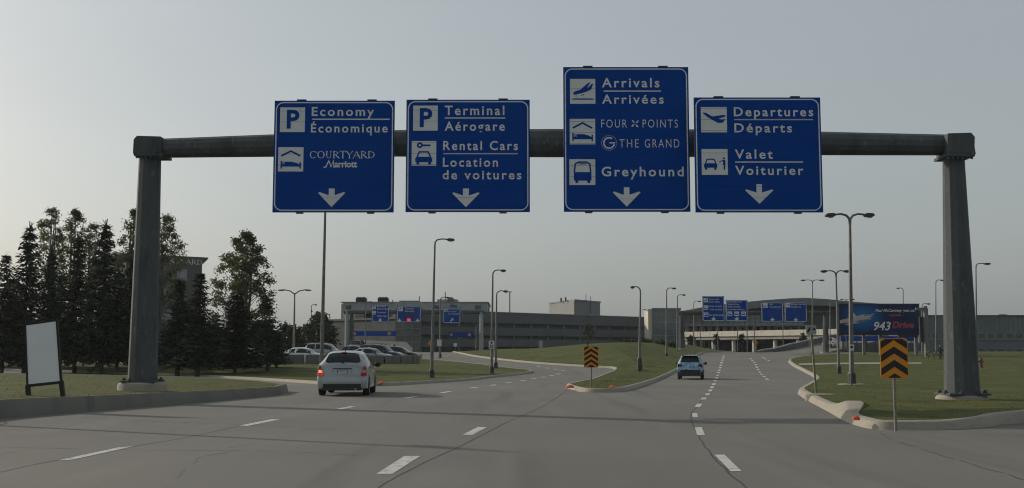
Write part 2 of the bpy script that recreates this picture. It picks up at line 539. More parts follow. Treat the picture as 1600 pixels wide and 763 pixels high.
# D: right island with the big column and the chevron
cD = [(1600, 661.5), (1540, 668), (1476, 671.5), (1420, 672.3), (1366, 671), (1338, 665.5), (1315, 656.5), (1290, 642), (1268, 630), (1251, 620), (1246, 613.5), (1258, 606), (1270, 598), (1273, 593.5), (1266, 587), (1252, 579.5), (1241, 574), (1233, 568), (1232, 564.5), (1240, 561), (1262, 558), (1300, 555.5)]
pD = gp(cD)
pD = [V2(26, 31.5), V2(16, 25.8)] + pD
PD = catmull(pD, False, 5)
PD += [V2(52, 138), V2(95, 136), V2(70, 97), V2(46, 88), V2(40, 84), V2(60, 62), V2(60, 46), V2(36, 36)]
hump = gnd(1303, 649)
def hD(p):
    # kerb is low along the branch road and tall at the returned corner
    t = max(0, min(1, (p[0] - 8.5) / 3.0)); t2 = max(0, min(1, (p[1] - 24) / 14))
    dd = (Vector((p[0], p[1])) - Vector((hump.x, hump.y))).length
    return .17 + .11 * t * (1 - t2) + .17 * math.exp(-(dd / 1.1)**2)
def wD(p):
    dd = (Vector((p[0], p[1])) - Vector((hump.x, hump.y))).length
    return 1 + 1.6 * math.exp(-(dd / 1.5)**2)
island('right', PD, .17, kerb_w=.26, batter=.10, hfun=hD, widen=wD)

# worn sheet of concrete path across the right lawn, and the pads of the lamp posts stay small
pth = gp([(1248, 571.5), (1300, 570.3), (1370, 569.8), (1440, 569.5), (1440, 567.2), (1370, 567.4), (1300, 567.9), (1248, 569)], .15)
topD = ISL['right'][1]
sheet('path', pth, lambda x, y: topD(x, y) + .03, M_KERB, stepx=2, stepy=2)

# ---- lane markings, one sheet of paint on the road
bm = bmesh.new()
def quad_px(bm, pts, dz=.004):
    vs = []
    for u, v in pts:
        p = gnd(u, v); vs.append(bm.verts.new((p.x, p.y, g(p.y) + dz)))
    bm.faces.new(vs)
Q = [[(588, 741), (613, 741), (657, 713), (632, 713)], [(723, 679.5), (738, 680), (761, 668), (747, 667.5)],
     [(90, 720), (112, 719), (208, 698), (186, 699.5)], [(374, 665.5), (387, 666), (437, 656), (424, 655.5)],
     [(524, 639.5), (533, 640), (557, 635.3), (548, 635)], [(1116.5, 711), (1132, 711), (1159, 737), (1142, 737)],
     [(1085.3, 668), (1096.5, 668), (1101.7, 680.5), (1089.3, 680.5)], [(1081.5, 646), (1089.5, 646), (1090.5, 652), (1082, 652)]]
for q in Q: quad_px(bm, q)
def dashes(bm, pts, wpx, fill=.42):
    for i, (u, v) in enumerate(pts):
        a = gnd(u, v)
        n = gnd(*pts[i+1]) if i < len(pts)-1 else a + (a - gnd(*pts[i-1]))
        d = (n - a); d.z = 0
        L = d.length; d.normalize()
        s = Vector((-d.y, d.x, 0))
        hw = wpx[min(i, len(wpx)-1)] * mpp(a.y) / 2 / max(.35, abs(s.x))
        hw = min(hw, .16)
        vs = []
        for k, w in ((-.5, -1), (-.5, 1), (.5, 1), (.5, -1)):
            p = a + d * (L * fill * k) + s * hw * w
            vs.append(bm.verts.new((p.x, p.y, g(p.y) + .004)))
        bm.faces.new(vs)
dashes(bm, [(642, 621), (696.5, 613), (740.5, 606), (771, 602), (795, 598), (817, 595), (834, 592), (849, 589.5), (862, 587), (872, 584.6)], [9, 9, 8, 7], .28)
dashes(bm, [(1091.5, 633.7), (1099.5, 623), (1105.5, 616.3), (1109.5, 610.3), (1112.5, 605.3), (1115.3, 600.4), (1117.5, 595.5), (1119.6, 591), (1121.2, 586.8), (1122.6, 582.7), (1124, 578.8), (1125.2, 574.8), (1126.4, 571), (1127.5, 567), (1128.7, 563), (1129.8, 559.5), (1131, 556.5)], [8, 7.5, 6.5, 6, 5.5, 5, 4.5, 4], .42)
dashes(bm, [(1198.5, 592.7), (1194, 588.6), (1190, 585), (1187, 581.5), (1184.5, 577.7), (1182.5, 574), (1181, 570), (1178.5, 566.5), (1175.5, 563.7), (1173, 561)], [5, 4.5, 4, 3.6], .42)
dashes(bm, [(1201, 563.5), (1196, 561), (1192, 558.5)], [3.5], .4)
dashes(bm, [(880, 579), (868, 577.2), (855, 575.3), (842, 573.2)], [5], .3)
link('lane_marking', bm, M_PAINT, road)

# ---- sealed joints and cracks
def ribbon(name, pts, w, m, dz=.0025, wob=.0, seed=1, brk=0.0):
    rn = random.Random(seed)
    P = catmull([Vector((p.x, p.y)) for p in (gnd(u, v) for u, v in pts)], False, 10)
    # resample finely so that it wanders
    bm = bmesh.new(); prev = None
    for i, p in enumerate(P):
        a = P[max(0, i-1)]; b = P[min(len(P)-1, i+1)]
        d = (b - a).normalized(); s = Vector((-d.y, d.x))
        o = s * (noise.noise(Vector((p.x * 1.3, p.y * 1.3, seed))) * wob)
        ww = w * (.6 + .8 * abs(noise.noise(Vector((p.x * .9, p.y * .9, seed + 7)))))
        l = p + o + s * ww / 2; r_ = p + o - s * ww / 2
        cur = (bm.verts.new((l.x, l.y, g(l.y) + dz)), bm.verts.new((r_.x, r_.y, g(r_.y) + dz)))
        if prev and rn.random() >= brk: bm.faces.new([prev[0], prev[1], cur[1], cur[0]])
        prev = cur
    link(name, bm, m, road)
ribbon('sealed_joint', [(560, 790), (590, 763), (650, 729), (720, 697), (790, 661), (850, 634), (886, 610)], .030, M_SEAM, wob=.03, seed=3)
ribbon('sealed_joint', [(1190, 790), (1166, 762), (1140, 740), (1112, 711), (1092, 683), (1080, 656), (1080, 645), (1090, 634), (1103, 615), (1112, 602), (1120, 588)], .030, M_SEAM, wob=.025, seed=5)
ribbon('sealed_joint', [(-60, 755), (0, 738), (90, 719), (208, 698), (300, 682), (374, 666)], .028, M_SEAM, wob=.03, seed=8)
ribbon('road_crack', [(255, 775), (266, 752), (285, 735), (310, 720), (345, 707), (400, 692)], .03, M_CRACK, wob=.28, seed=11, brk=.45)
ribbon('road_crack', [(1322, 656), (1390, 684), (1450, 705), (1520, 726), (1600, 750)], .03, M_SEAM, wob=.1, seed=13, brk=.3)
ribbon('road_crack', [(105, 651), (250, 659), (380, 664), (520, 672)], .03, M_CRACK, wob=.05, seed=15, brk=.1)
ribbon('road_crack', [(-40, 698), (200, 703), (420, 705), (560, 712)], .03, M_CRACK, wob=.05, seed=17, brk=.25)
ribbon('road_crack', [(780, 640), (886, 621), (960, 619)], .03, M_CRACK, wob=.05, seed=21, brk=.2)
ribbon('road_crack', [(886, 606), (915, 601), (990, 590)], .0, M_CRACK, wob=.05, seed=22, brk=1.0) if False else None

# ---- grass blades standing along the nearer lawns
def blades(keys, n, seed):
    rn = random.Random(seed)
    bm = bmesh.new()
    for key, cnt, x0, x1, y0, y1 in keys:
        inner, top = ISL[key]
        def inside(x, y):
            c = False; j = len(inner) - 1
            for i in range(len(inner)):
                a, b = inner[i], inner[j]
                if (a.y > y) != (b.y > y) and x < (b.x - a.x) * (y - a.y) / (b.y - a.y) + a.x: c = not c
                j = i
            return c
        k = 0; tries = 0
        while k < cnt and tries < cnt * 6:
            tries += 1
            y = y0 + (y1 - y0) * rn.random() ** 1.5; x = x0 + (x1 - x0) * rn.random()
            if abs(x) > y * .52 or not inside(x, y): continue
            k += 1
            z = g(y) + .13 if key == 'x' else None
            z = top(x, y) - .01
            h = rn.uniform(.012, .045) * 1.0; a = rn.uniform(0, 2*pi); w = rn.uniform(.012, .03)
            lx, ly = rn.gauss(0, .035), rn.gauss(0, .035)
            bm.faces.new([bm.verts.new((x - w*cos(a), y - w*sin(a), z)), bm.verts.new((x + w*cos(a), y + w*sin(a), z)), bm.verts.new((x + lx, y + ly, z + h))])
    o = link('grass', bm, M_BLADE, smooth='keep'); o['kind'] = 'stuff'
M_BLADE = layered('grass_blade', (0.085, 0.105, 0.03), [(.25, 4, .4, .66, (0.12, 0.115, 0.045), .8, U1), (2, 4, .5, .75, (0.06, 0.075, 0.022), .8, U1), (5, 3, .55, .75, (0.17, 0.14, 0.065), .6, U1)], rough=.8, bump=0)
thin_leaf(M_BLADE, .5)
blades([('near_left', 1800, -22, -5, 20, 62), ('right', 4000, 6, 34, 17, 75), ('middle', 2500, 2, 16, 38, 80), ('spruce_lawn', 4000, -40, 2, 48, 82)], 0, 4)
# ------------------------------------------------------------------ near gantry
YL, YR = 31.3, 29.0
def gy(u):                      # depth of the gantry's plane at a photo column
    xl, xr = at(225, 400, YL).x, at(1495, 400, YR).x
    # line through both columns
    lo, hi = 20, 40
    for _ in range(40):
        m = (lo + hi) / 2
        x = (u - 800) / FPX * m * 0.985
        yl = YL + (YR - YL) * (x - xl) / (xr - xl)
        if m < yl: lo = m
        else: hi = m
    return m
gx = thing('sign_gantry', 'near weathered steel gantry on two tapered columns, carrying four big blue signs over the road', 'gantry', (0, 0, 0))
def gantry_column(ub, vb, ut, vt, Y, rb, rt, hb):
    pb = gnd(ub, vb, hb); pb = at(ub, vb, Y)
    pt = at(ut, vt, Y)
    x = (pb.x + pt.x) / 2
    lean = (pt.x - pb.x) * .25
    b = bmesh.new()
    tube(b, [(x - lean, Y, pb.z + .26), (x + lean, Y, pt.z + .05)], [rb / cos(pi/12), rt / cos(pi/12)], 12, phase=pi/12)
    c = link('column', b, M_GALV, gx, smooth=True, ang=15)
    b = bmesh.new()
    box(b, (x - lean, Y, pb.z + .275), (rb*2.45, rb*2.45, .05))
    link('base_plate', b, M_GALV, gx)
    for k in range(8):
        b = bmesh.new()
        a = 2*pi*k/8 + pi/8
        tube(b, [(x - lean + cos(a)*rb*1.28, Y + sin(a)*rb*1.28, pb.z + .24), (x - lean + cos(a)*rb*1.28, Y + sin(a)*rb*1.28, pb.z + .38)], .035, 6)
        tube(b, [(x - lean + cos(a)*rb*1.28, Y + sin(a)*rb*1.28, pb.z + .30), (x - lean + cos(a)*rb*1.28, Y + sin(a)*rb*1.28, pb.z + .345)], .06, 6)
        link('anchor_bolt', b, M_GALV, gx)
    b = bmesh.new()
    lathe(b, [(.69, -.6), (.69, .14), (.66, .22), (.60, .25)], 24, (x - lean, Y, pb.z), sx=1.0, sy=.9)
    link('pedestal', b, M_KERB, gx, smooth=True)
    return x + lean, pt.z
xl, zl = gantry_column(222, 611, 234.5, 250, YL, .395, .30, .38)
xr, zr = gantry_column(1503.5, 632, 1490.5, 250, YR, .44, .27, .1)
# beam: tapered tube thickest over the road
bpts = [(240, 218.5, 246), (427, 211.5, 244), (625, 205, 243.5), (855, 203.5, 244.5), (1085, 204, 244), (1288, 207.5, 241.5), (1490, 212, 242)]
P, rr = [], []
for u, vt, vb in bpts:
    Y = gy(u)
    a, b_ = at(u, vt, Y), at(u, vb, Y)
    P.append((a + b_) / 2); rr.append((a.z - b_.z) / 2 / cos(pi/8) * .985)
b = bmesh.new(); tube(b, P, rr, 12, phase=pi/12)
link('beam', b, M_GALV, gx, smooth=True, ang=15)
def elbow(u0, u1, vt, vb, Y, flip):
    a, c = at(u0, vt, Y), at(u1, vb, Y)
    xm, w = (a.x + c.x) / 2, (c.x - a.x)
    zt, zb = a.z, c.z
    b = bmesh.new()
    # barrel-topped coupling: rounded outside, flat flange under
    pr = [(-w/2, zb - zt + .0)] + [(-w/2 + .04 * (1 - t), (zb - zt) * (1 - t)) for t in (.35, .8)] + [(-w/2 + .1, 0), (w/2 - .02, -.02), (w/2, (zb - zt) * .3), (w/2, zb - zt)]
    if flip: pr = [(-x, z) for x, z in pr][::-1]
    pr = [(xm + x, zt + z) for x, z in pr]
    extrude_xz(b, pr, Y - .40, Y + .40)
    link('coupling', b, M_GALV, gx)
    b = bmesh.new()
    s = 1 if not flip else -1
    box(b, (xm + s * .05, Y, zb - .03), (w * 1.04, .86, .07))
    link('flange', b, M_GALV, gx)
    for k in range(6):
        b = bmesh.new()
        px = xm + s * .05 + (-.42 + .84 * k / 5) * w
        tube(b, [(px, Y - .39, zb - .13), (px, Y - .39, zb + .05)], .035, 6)
        link('flange_bolt', b, M_GALV, gx)
elbow(216, 258, 216.5, 244, YL, False)
elbow(1471, 1515, 212, 245, YR, True)

# ------------------------------------------------------------------ the big blue signs
class Sign:
    """a sign whose art is given in photo pixels; builds in a local x-z plane, viewer on -y"""
    def __init__(s, name, label, cat, L, Rr, T, B, Y, group=None, rotz=0.0, thick=.05, back=None):
        s.L, s.R, s.T, s.B = L, Rr, T, B
        p0 = at(L, B, Y); p1 = at(Rr, B, Y); p2 = at((L + Rr) / 2, T, Y)
        s.w = p1.x - p0.x; s.h = p2.z - p0.z
        s.kx = s.w / (Rr - L); s.kz = s.h / (B - T)
        s.root = thing(name, label, cat, ((p0.x + p1.x) / 2, Y, p0.z), rotz, group)
        s.thick = thick
        s.uc = (L + Rr) / 2
    def X(s, u): return (u - s.uc) * s.kx
    def Z(s, v): return (s.B - v) * s.kz
    def P(s, pts): return [(s.X(u), s.Z(v)) for u, v in pts]
    def panel(s, m=None, name='sign_panel', edge=None):
        b = bmesh.new()
        t = s.thick
        box(b, (0, t/2, s.h/2), (s.w, t, s.h))
        for f in b.faces:
            f.normal_update()
            f.material_index = 0 if f.normal.y < -.5 else 1
        return link(name, b, [m or M_BLUE, edge or M_ALU], s.root)
    def border(s, inset=3.2, wpx=1.8, rpx=11, m=None):
        b = bmesh.new()
        stroke(b, rrect(s.X(s.L + inset), s.Z(s.B - inset), s.X(s.R - inset), s.Z(s.T + inset), rpx * s.kx), wpx * s.kx, -.006, closed=True)
        return link('border', b, m or M_WHITE, s.root)
    def lines(s, items, name='lettering', m=None, y=-.006, off=.018):
        """items: (body, u0, u1, v_baseline, cap_px)"""
        for it in items:
            b = bmesh.new()
            text(b, it[0], s.X(it[1]), s.X(it[2]), s.Z(it[3]), it[4] * s.kz, y, 0, it[5] if len(it) > 5 else off, it[6] if len(it) > 6 else 1.28, it[7] if len(it) > 7 else 0)
            link(name, b, m or M_WHITE, s.root)
    def rule(s, u0, u1, v, wpx=1.7):
        b = bmesh.new()
        stroke(b, s.P([(u0, v), (u1, v)]), wpx * s.kz, -.006)
        link('underline', b, M_WHITE, s.root)
    def arrow(s, uc, vtip, wu, vwing, su, vtop, vin=None):
        b = bmesh.new()
        vin = vin or vwing + (vtip - vwing) * .22
        pts = [(uc - su, vtop), (uc + su, vtop), (uc + su, vin), (uc + wu - 2, vwing), (uc + wu, vwing + 1.5), (uc, vtip), (uc - wu, vwing + 1.5), (uc - wu + 2, vwing), (uc - su, vin)]
        poly(b, s.P(pts), -.006)
        link('arrow', b, M_WHITE, s.root)
    def tile(s, u0, v0, u1, v1, art, m=None, ink=None):
        b = bmesh.new()
        poly(b, s.P([(u0, v0), (u1, v0), (u1, v1), (u0, v1)]), -.006)
        t = link('pictogram_tile', b, m or M_WHITE, s.root)
        b = bmesh.new()
        ART[art](b, lambda pts: [(s.X(u0 + (u1-u0)*x), s.Z(v0 + (v1-v0)*y)) for x, y in pts], (s.X(u1) - s.X(u0)))
        link('pictogram', b, ink or M_BLUE, t)

ART = {}
yA = -.010
def art_p(b, T, k):
    (x0, z0), (x1, z1) = T([(.27, .83), (.78, .13)])
    text(b, 'P', x0, x1, z0, z1 - z0, yA, 0, .03)
def art_bed(b, T, k):
    stroke(b, T([(.12, .36), (.5, .16), (.88, .36)]), .07*k, yA)
    poly(b, T([(.10, .56), (.155, .56), (.155, .70), (.85, .70), (.85, .62), (.91, .62), (.91, .88), (.85, .88), (.85, .80), (.155, .80), (.155, .88), (.10, .88)]), yA)
    poly(b, T([(.27, .60), (.55, .60), (.80, .67), (.80, .70), (.27, .70)]), yA)
    (cx, cz), = T([(.215, .645)])
    stroke(b, arc(cx, cz, .04*k, .04*k, 0, 360, 10), .025*k, yA)
def art_plane_down(b, T, k):      # landing
    poly(b, T([(.12, .56), (.20, .50), (.40, .44), (.72, .16), (.80, .15), (.68, .36), (.74, .33), (.86, .20), (.92, .19), (.84, .42), (.70, .50), (.45, .58), (.20, .64), (.13, .62)]), yA)
    (a, c), (d, e), (f_, h) = T([(.24, .69), (.46, .66), (.53, .64)])
    for x, z in ((a, c), (d, e), (f_, h)): disc(b, x, z, .025*k, yA)
    stroke(b, T([(.10, .81), (.91, .81)]), .05*k, yA)
def art_plane_up(b, T, k):        # take-off
    poly(b, T([(.07, .21), (.20, .23), (.44, .37), (.86, .31), (.95, .33), (.94, .38), (.68, .46), (.80, .49), (.95, .47), (.84, .62), (.66, .63), (.42, .50), (.26, .40), (.12, .28)]), yA)
def car_front(b, T, k, x0, y0, x1, y1, w):
    q = lambda pts: T([(x0 + (x1-x0)*x, y0 + (y1-y0)*y) for x, y in pts])
    stroke(b, q([(.10, .44), (.24, .06), (.76, .06), (.90, .44)]), .075*w*k, yA)
    poly(b, q([(.0, .52), (.10, .42), (.90, .42), (1, .52), (1, .80), (.93, .82), (.93, 1), (.76, 1), (.76, .82), (.24, .82), (.24, 1), (.07, 1), (.07, .82), (0, .80)]), yA)
def lamps2(b, T, k, pts, r):
    pass
def art_keycar(b, T, k):
    (cx, cz), = T([(.33, .17)])
    stroke(b, arc(cx, cz, .085*k, .085*k, 0, 360, 12), .075*k, yA)
    poly(b, T([(.42, .14), (.74, .14), (.79, .18), (.74, .22), (.70, .20), (.66, .22), (.62, .20), (.58, .22), (.42, .21)]), yA)
    car_front(b, T, k, .15, .41, .84, .96, .8)
def art_valet(b, T, k):
    car_front(b, T, k, .09, .37, .60, .80, .6)
    (cx, cz), = T([(.855, .36)])
    disc(b, cx, cz, .04*k, yA)
    poly(b, T([(.80, .42), (.91, .42), (.91, .60), (.89, .80), (.84, .80), (.84, .62), (.82, .62), (.82, .48)]), yA)
    stroke(b, T([(.83, .45), (.70, .48), (.70, .52)]), .035*k, yA)
def art_bus(b, T, k):
    stroke(b, T([(.19, .50), (.23, .18), (.36, .11), (.66, .11), (.79, .18), (.82, .50)]), .06*k, yA)
    stroke(b, T([(.36, .18), (.66, .18)]), .04*k, yA)
    poly(b, T([(.17, .50), (.85, .50), (.85, .82), (.80, .83), (.80, .92), (.69, .92), (.69, .83), (.34, .83), (.34, .92), (.23, .92), (.23, .83), (.17, .82)]), yA)
def art_taxi(b, T, k):
    car_front(b, T, k, .12, .22, .88, .86, .9)
for nm in ('p', 'bed', 'plane_down', 'plane_up', 'keycar', 'valet', 'bus', 'taxi'):
    ART[nm] = globals()['art_' + nm]

def serif_word(b, word, x0, x1, z0, h, y, widths):
    """thick-and-thin serif capitals drawn letter by letter"""
    tot = sum(widths[c] for c in word)
    k = (x1 - x0) / tot
    x = x0
    tk, tn = .15*h, .06*h
    for c in word:
        w = widths[c] * k
        l, r = x + .05*w, x + .95*w
        m = (l + r) / 2
        def st(pts, t): stroke(b, pts, t, y)
        def serif(cx, cz, hw=.13*h): st([(cx - hw, cz), (cx + hw, cz)], tn)
        if c in 'CO':
            a0, a1 = (40, 320) if c == 'C' else (0, 360)
            n = 20
            o = arc(m, z0 + h/2, (r-l)/2, h*.52, a0, a1, n); i = arc(m, z0 + h/2, (r-l)/2 - tk, h*.52 - tn, a0, a1, n)
            for q in range(n): poly(b, [o[q], o[q+1], i[q+1], i[q]], y)
            if c == 'C': st([(r - .05*w, z0 + h*.68), (r - .05*w, z0 + h*.98)], tn)
        elif c == 'U':
            st([(l + .18*w, z0 + h), (l + .18*w, z0 + .35*h)], tk)
            st(arc((l+r)/2, z0 + .33*h, (r-l)/2 - .18*w, .30*h, 180, 360, 10), tn*1.2)
            st([(r - .18*w, z0 + h), (r - .18*w, z0 + .33*h)], tn)
            serif(l + .18*w, z0 + h); serif(r - .18*w, z0 + h)
        elif c in 'RD':
            sx = l + .16*w
            st([(sx, z0), (sx, z0 + h)], tk); serif(sx, z0); serif(sx, z0 + h)
            if c == 'D':
                n = 12
                o = arc(sx, z0 + h/2, r - sx, h*.5, -90, 90, n); i = arc(sx, z0 + h/2, r - sx - tk, h*.5 - tn, -90, 90, n)
            else:
                n = 12
                o = arc(sx, z0 + .74*h, (r-sx)*.8, h*.26, -90, 90, n); i = arc(sx, z0 + .74*h, (r-sx)*.8 - tk*.9, h*.26 - tn, -90, 90, n)
                st([(sx + .25*w, z0 + .48*h), (r, z0)], tk); serif(r, z0, .08*h)
            for q in range(n): poly(b, [o[q], o[q+1], i[q+1], i[q]], y)
        elif c == 'T':
            st([(m, z0), (m, z0 + h)], tk); st([(l, z0 + h), (r, z0 + h)], tn*1.2); serif(m, z0)
            st([(l, z0 + h), (l, z0 + .8*h)], tn); st([(r, z0 + h), (r, z0 + .8*h)], tn)
        elif c == 'Y':
            st([(l, z0 + h), (m, z0 + .45*h)], tk); st([(r, z0 + h), (m, z0 + .45*h)], tn); st([(m, z0), (m, z0 + .5*h)], tk); serif(m, z0)
            serif(l, z0 + h); serif(r, z0 + h)
        elif c == 'A':
            st([(l, z0), (m, z0 + h)], tn*1.1); st([(m - .02*w, z0 + h), (r, z0)], tk); st([(l + .22*w, z0 + .34*h), (r - .18*w, z0 + .34*h)], tn)
            serif(l, z0, .1*h); serif(r, z0, .1*h)
        x += w
SW = {'C': 1.0, 'O': 1.1, 'U': 1.0, 'R': .95, 'T': .9, 'Y': .9, 'A': 1.0, 'D': 1.05}

def hang(s, us):
    # joints between the extruded planks of the panel
    b = bmesh.new()
    for k in range(1, int(s.h / .305) + 1):
        z = s.h - .305*k
        if z > .05: poly(b, [(-s.w/2 + .002, z), (s.w/2 - .002, z), (s.w/2 - .002, z + .006), (-s.w/2 + .002, z + .006)], -.0085)
    link('plank_joints', b, M_JOINT, s.root)
    """clips and a back bracket that grips the beam"""
    for u in us:
        b = bmesh.new()
        box(b, (s.X(u), .12, s.h/2), (.08, .12, s.h + .03))
        box(b, (s.X(u), .03, s.h + .02), (.26, .08, .03)); box(b, (s.X(u), .03, -.02), (.20, .08, .03))
        link('hanger', b, M_POLED, s.root)
M_JOINT = mat('plank_joint_dark', (.012, .02, .06), .7, 0, .2, 3)
GS = 'big blue signs hung from the near gantry'
# 1
s = Sign('highway_sign', 'big blue sign reading Economy, leftmost of the four on the near gantry', 'sign', 425.5, 615, 157.5, 332, gy(520) - .62, GS)
s.panel(); s.border(); hang(s, (468, 579))
s.tile(434.6, 168.2, 473.8, 207, 'p'); s.tile(432.9, 230.7, 472.5, 268.6, 'bed')
s.lines([('Economy', 484.3, 582.4, 181.3, 13.4), ('Économique', 483.5, 604.3, 207.5, 13.2)])
s.rule(485.3, 607.3, 186.8)
b = bmesh.new(); serif_word(b, 'COURTYARD', s.X(482), s.X(585), s.Z(247.9), 11 * s.kz, -.006, SW); link('lettering', b, M_WHITE, s.root)
b = bmesh.new()
stroke(b, s.P([(504.5, 262.5), (508, 261.5), (512.5, 252), (516, 261), (520, 252), (520.5, 261.5), (525, 261)]), 2.0 * s.kx, -.006)
text(b, 'arriott', s.X(521.5), s.X(557), s.Z(261.8), 9.5 * s.kz, -.0062, 0, .035, .95)
link('lettering', b, M_WHITE, s.root)
s.arrow(517.8, 324, 21.2, 300.5, 4.6, 295)
# 2
s = Sign('highway_sign', 'big blue sign reading Terminal and Rental Cars, second from left on the near gantry', 'sign', 633.5, 828, 156, 331.5, gy(730) - .62, GS)
s.panel(); s.border(); hang(s, (675, 786))
s.tile(644.2, 165.4, 683, 204.8, 'p'); s.tile(642.4, 221, 681, 259.6, 'keycar')
s.lines([('Terminal', 694, 788, 180, 14.2), ('Aérogare', 694, 788.7, 204.6, 13.6), ('Rental Cars', 691.8, 809.3, 235, 13.7), ('Location', 691.5, 778, 260.8, 13.5), ('de voitures', 691.3, 814.8, 280.5, 13.5)])
s.rule(694, 789.5, 184.9); s.rule(692.3, 808.8, 240.8)
s.arrow(727.9, 324, 21.4, 301, 4.6, 295)
# 3
s = Sign('highway_sign', 'tallest big blue sign reading Arrivals, with hotel names and a bus picture', 'sign', 881, 1079, 105, 331, gy(980) - .62, GS)
s.panel(); s.border(); hang(s, (920, 1039))
s.tile(891.6, 123.8, 931.6, 163, 'plane_down'); s.tile(890.8, 186.7, 931, 226.6, 'bed'); s.tile(890, 249.8, 930.6, 289.8, 'bus')
s.lines([('Arrivals', 942, 1033, 136.8, 14.2), ('Arrivées', 942, 1039.4, 162.6, 13.6), ('Greyhound', 940.4, 1069.3, 276, 14.2)], )
s.lines([('FOUR', 940.6, 981, 200.4, 12.6, -.006), ('POINTS', 1005.6, 1061.2, 200.4, 12.6, -.006), ('THE', 968.7, 999.2, 231.6, 13, -.008), ('GRAND', 1008.6, 1063, 231.6, 13, -.008)])
s.rule(944.8, 1035.3, 143)
b = bmesh.new()
cx, cz = s.X(993.9), s.Z(194.2)
for k in range(4):
    a = 90 * k + 45
    kk = s.kx
    e = lambda r, d: (cx + r*kk*cos(R(a + d)), cz + r*kk*sin(R(a + d)))
    poly(b, [e(.9, 0), e(5, -24), e(7.8, -6), e(5.6, 12)], -.006)
link('emblem', b, M_WHITE, s.root)
b = bmesh.new()
cx, cz = s.X(952.6), s.Z(224.4)
stroke(b, [(cx + 8.2*s.kx, cz)] + arc(cx, cz, 8.3*s.kx, 8.3*s.kx, 0, -305, 22)[0:], 2.3*s.kx, -.006)
stroke(b, [(cx + 8.2*s.kx, cz + .2*s.kx), (cx + .5*s.kx, cz + .2*s.kx)], 2.0*s.kx, -.0063)
for k in range(22):
    a = 2*pi*k/22
    disc(b, cx + 11.8*s.kx*cos(a), cz + 11.8*s.kx*sin(a), .75*s.kx, -.006, n=6)
link('emblem', b, M_WHITE, s.root)
s.arrow(979.4, 323.2, 21.8, 299.8, 4.4, 293)
# 4
s = Sign('highway_sign', 'big blue sign reading Departures and Valet, rightmost of the four on the near gantry', 'sign', 1087, 1286.5, 152.5, 332, gy(1187) - .62, GS)
s.panel(); s.border(); hang(s, (1126, 1247))
s.tile(1097.6, 167.8, 1138.5, 207.5, 'plane_up'); s.tile(1097.6, 233.6, 1138.5, 274, 'valet')
s.lines([('Departures', 1149.6, 1274.8, 181.9, 13.6), ('Départs', 1150, 1240.7, 207.2, 13.6), ('Valet', 1150, 1209.5, 248.4, 13.8), ('Voiturier', 1150, 1257, 273.7, 13.6)])
s.rule(1150, 1274.3, 187.4); s.rule(1150, 1256.9, 253.9)
s.arrow(1187, 318.8, 22, 296.5, 4.3, 288.3)
# ------------------------------------------------------------------ street lamps
LG = 'street lamps along the roads'
def lamp_post(label, ub, vb, ut, vt, arms, h=.14, Y=None, r=.085, style='curved', group=LG, col=None, pad=False, name='street_lamp', heads=True):
    pb = gnd(ub, vb, h) if Y is None else at(ub, vb, Y)
    Y = pb.y
    pt = at(ut, vt, Y)
    H = pt.z - pb.z
    lean = pt.x - pb.x
    t = thing(name, label, 'street lamp' if name == 'street_lamp' else 'mast', pb, 0, group)
    m = mpp(Y)
    steel = col or M_POLE
    b = bmesh.new()
    ra = max(r, .9*m)
    tube(b, [(0, 0, -.5), (0, 0, .4), (lean*.5, 0, H*.5), (lean, 0, H - .35)], [ra*1.15, ra*1.15, ra*.9, ra*.62], 8)
    link('pole', b, steel, t, smooth=True)
    b = bmesh.new()
    lathe(b, [(ra*2.4, -.4), (ra*2.4, .02), (ra*1.9, .05), (ra*1.9, .42), (ra*1.3, .5)], 8)
    link('base_cover', b, M_POLED, t)
    if pad:
        b = bmesh.new(); lathe(b, [(.55, -.3), (.55, .015), (.5, .03)], 16); link('pad', b, M_KERB, t)
    for du in arms:
        L = du * m
        sg = 1 if L > 0 else -1
        b = bmesh.new()
        if style == 'curved':
            pts = [(lean, 0, H - .45), (lean + sg*.02, 0, H - .2), (lean + sg*.14, 0, H - .06), (lean + L*.35, 0, H), (lean + L*.72, 0, H - .04)]
        else:
            pts = [(lean, 0, H - .5), (lean + L*.25, 0, H - .15), (lean + L*.6, 0, H), (lean + L*.85, 0, H - .02)]
        tube(b, pts, [ra*.62, ra*.62, ra*.55, ra*.5, ra*.45][:len(pts)], 6)
        link('arm', b, steel, t, smooth=True)
        b = bmesh.new()
        x0, x1 = lean + L*.58, lean + L
        zc = H - .04
        w = max(.14, 1.1*m)
        # cobra head: deeper at the back, rounded nose
        prof = [(x0, zc - .03), (x0 + (x1-x0)*.25, zc - .09), (x0 + (x1-x0)*.8, zc - .085), (x1, zc - .03), (x0 + (x1-x0)*.85, zc + .05), (x0 + (x1-x0)*.3, zc + .07), (x0, zc + .03)]
        prof = [(x, zc + (z - zc) * max(1, m*10)) for x, z in prof]
        extrude_xz(b, prof, -w, w)
        hd = link('luminaire', b, M_POLED if style == 'curved' else M_POLE, t)
        b = bmesh.new()
        box(b, (x0 + (x1-x0)*.52, 0, zc - .10 * max(1, m*10)), (abs(x1-x0)*.5, w*1.2, .03))
        link('lens', b, M_LENS, hd)
    return t
L_ = lamp_post
L_('single-armed dark lamp on the lawn right of the silver hatchback', 674.5, 590, 679.5, 373.5, [31.5])
L_('single-armed lamp standing nearest the tip of the left lawn, carrying a 30 speed sign', 768, 583.7, 770, 422, [21])
L_('shorter single-armed lamp just behind the one with the 30 speed sign', 774.5, 575.5, 776, 454.5, [18])
L_('single-armed lamp on the grass mound with its arm to the left', 999.5, 570, 1000.5, 448, [-15.5], h=.7)
L_('single-armed lamp near the crest of the grass mound, arm to the right', 1041.5, 560, 1041.5, 450, [15])
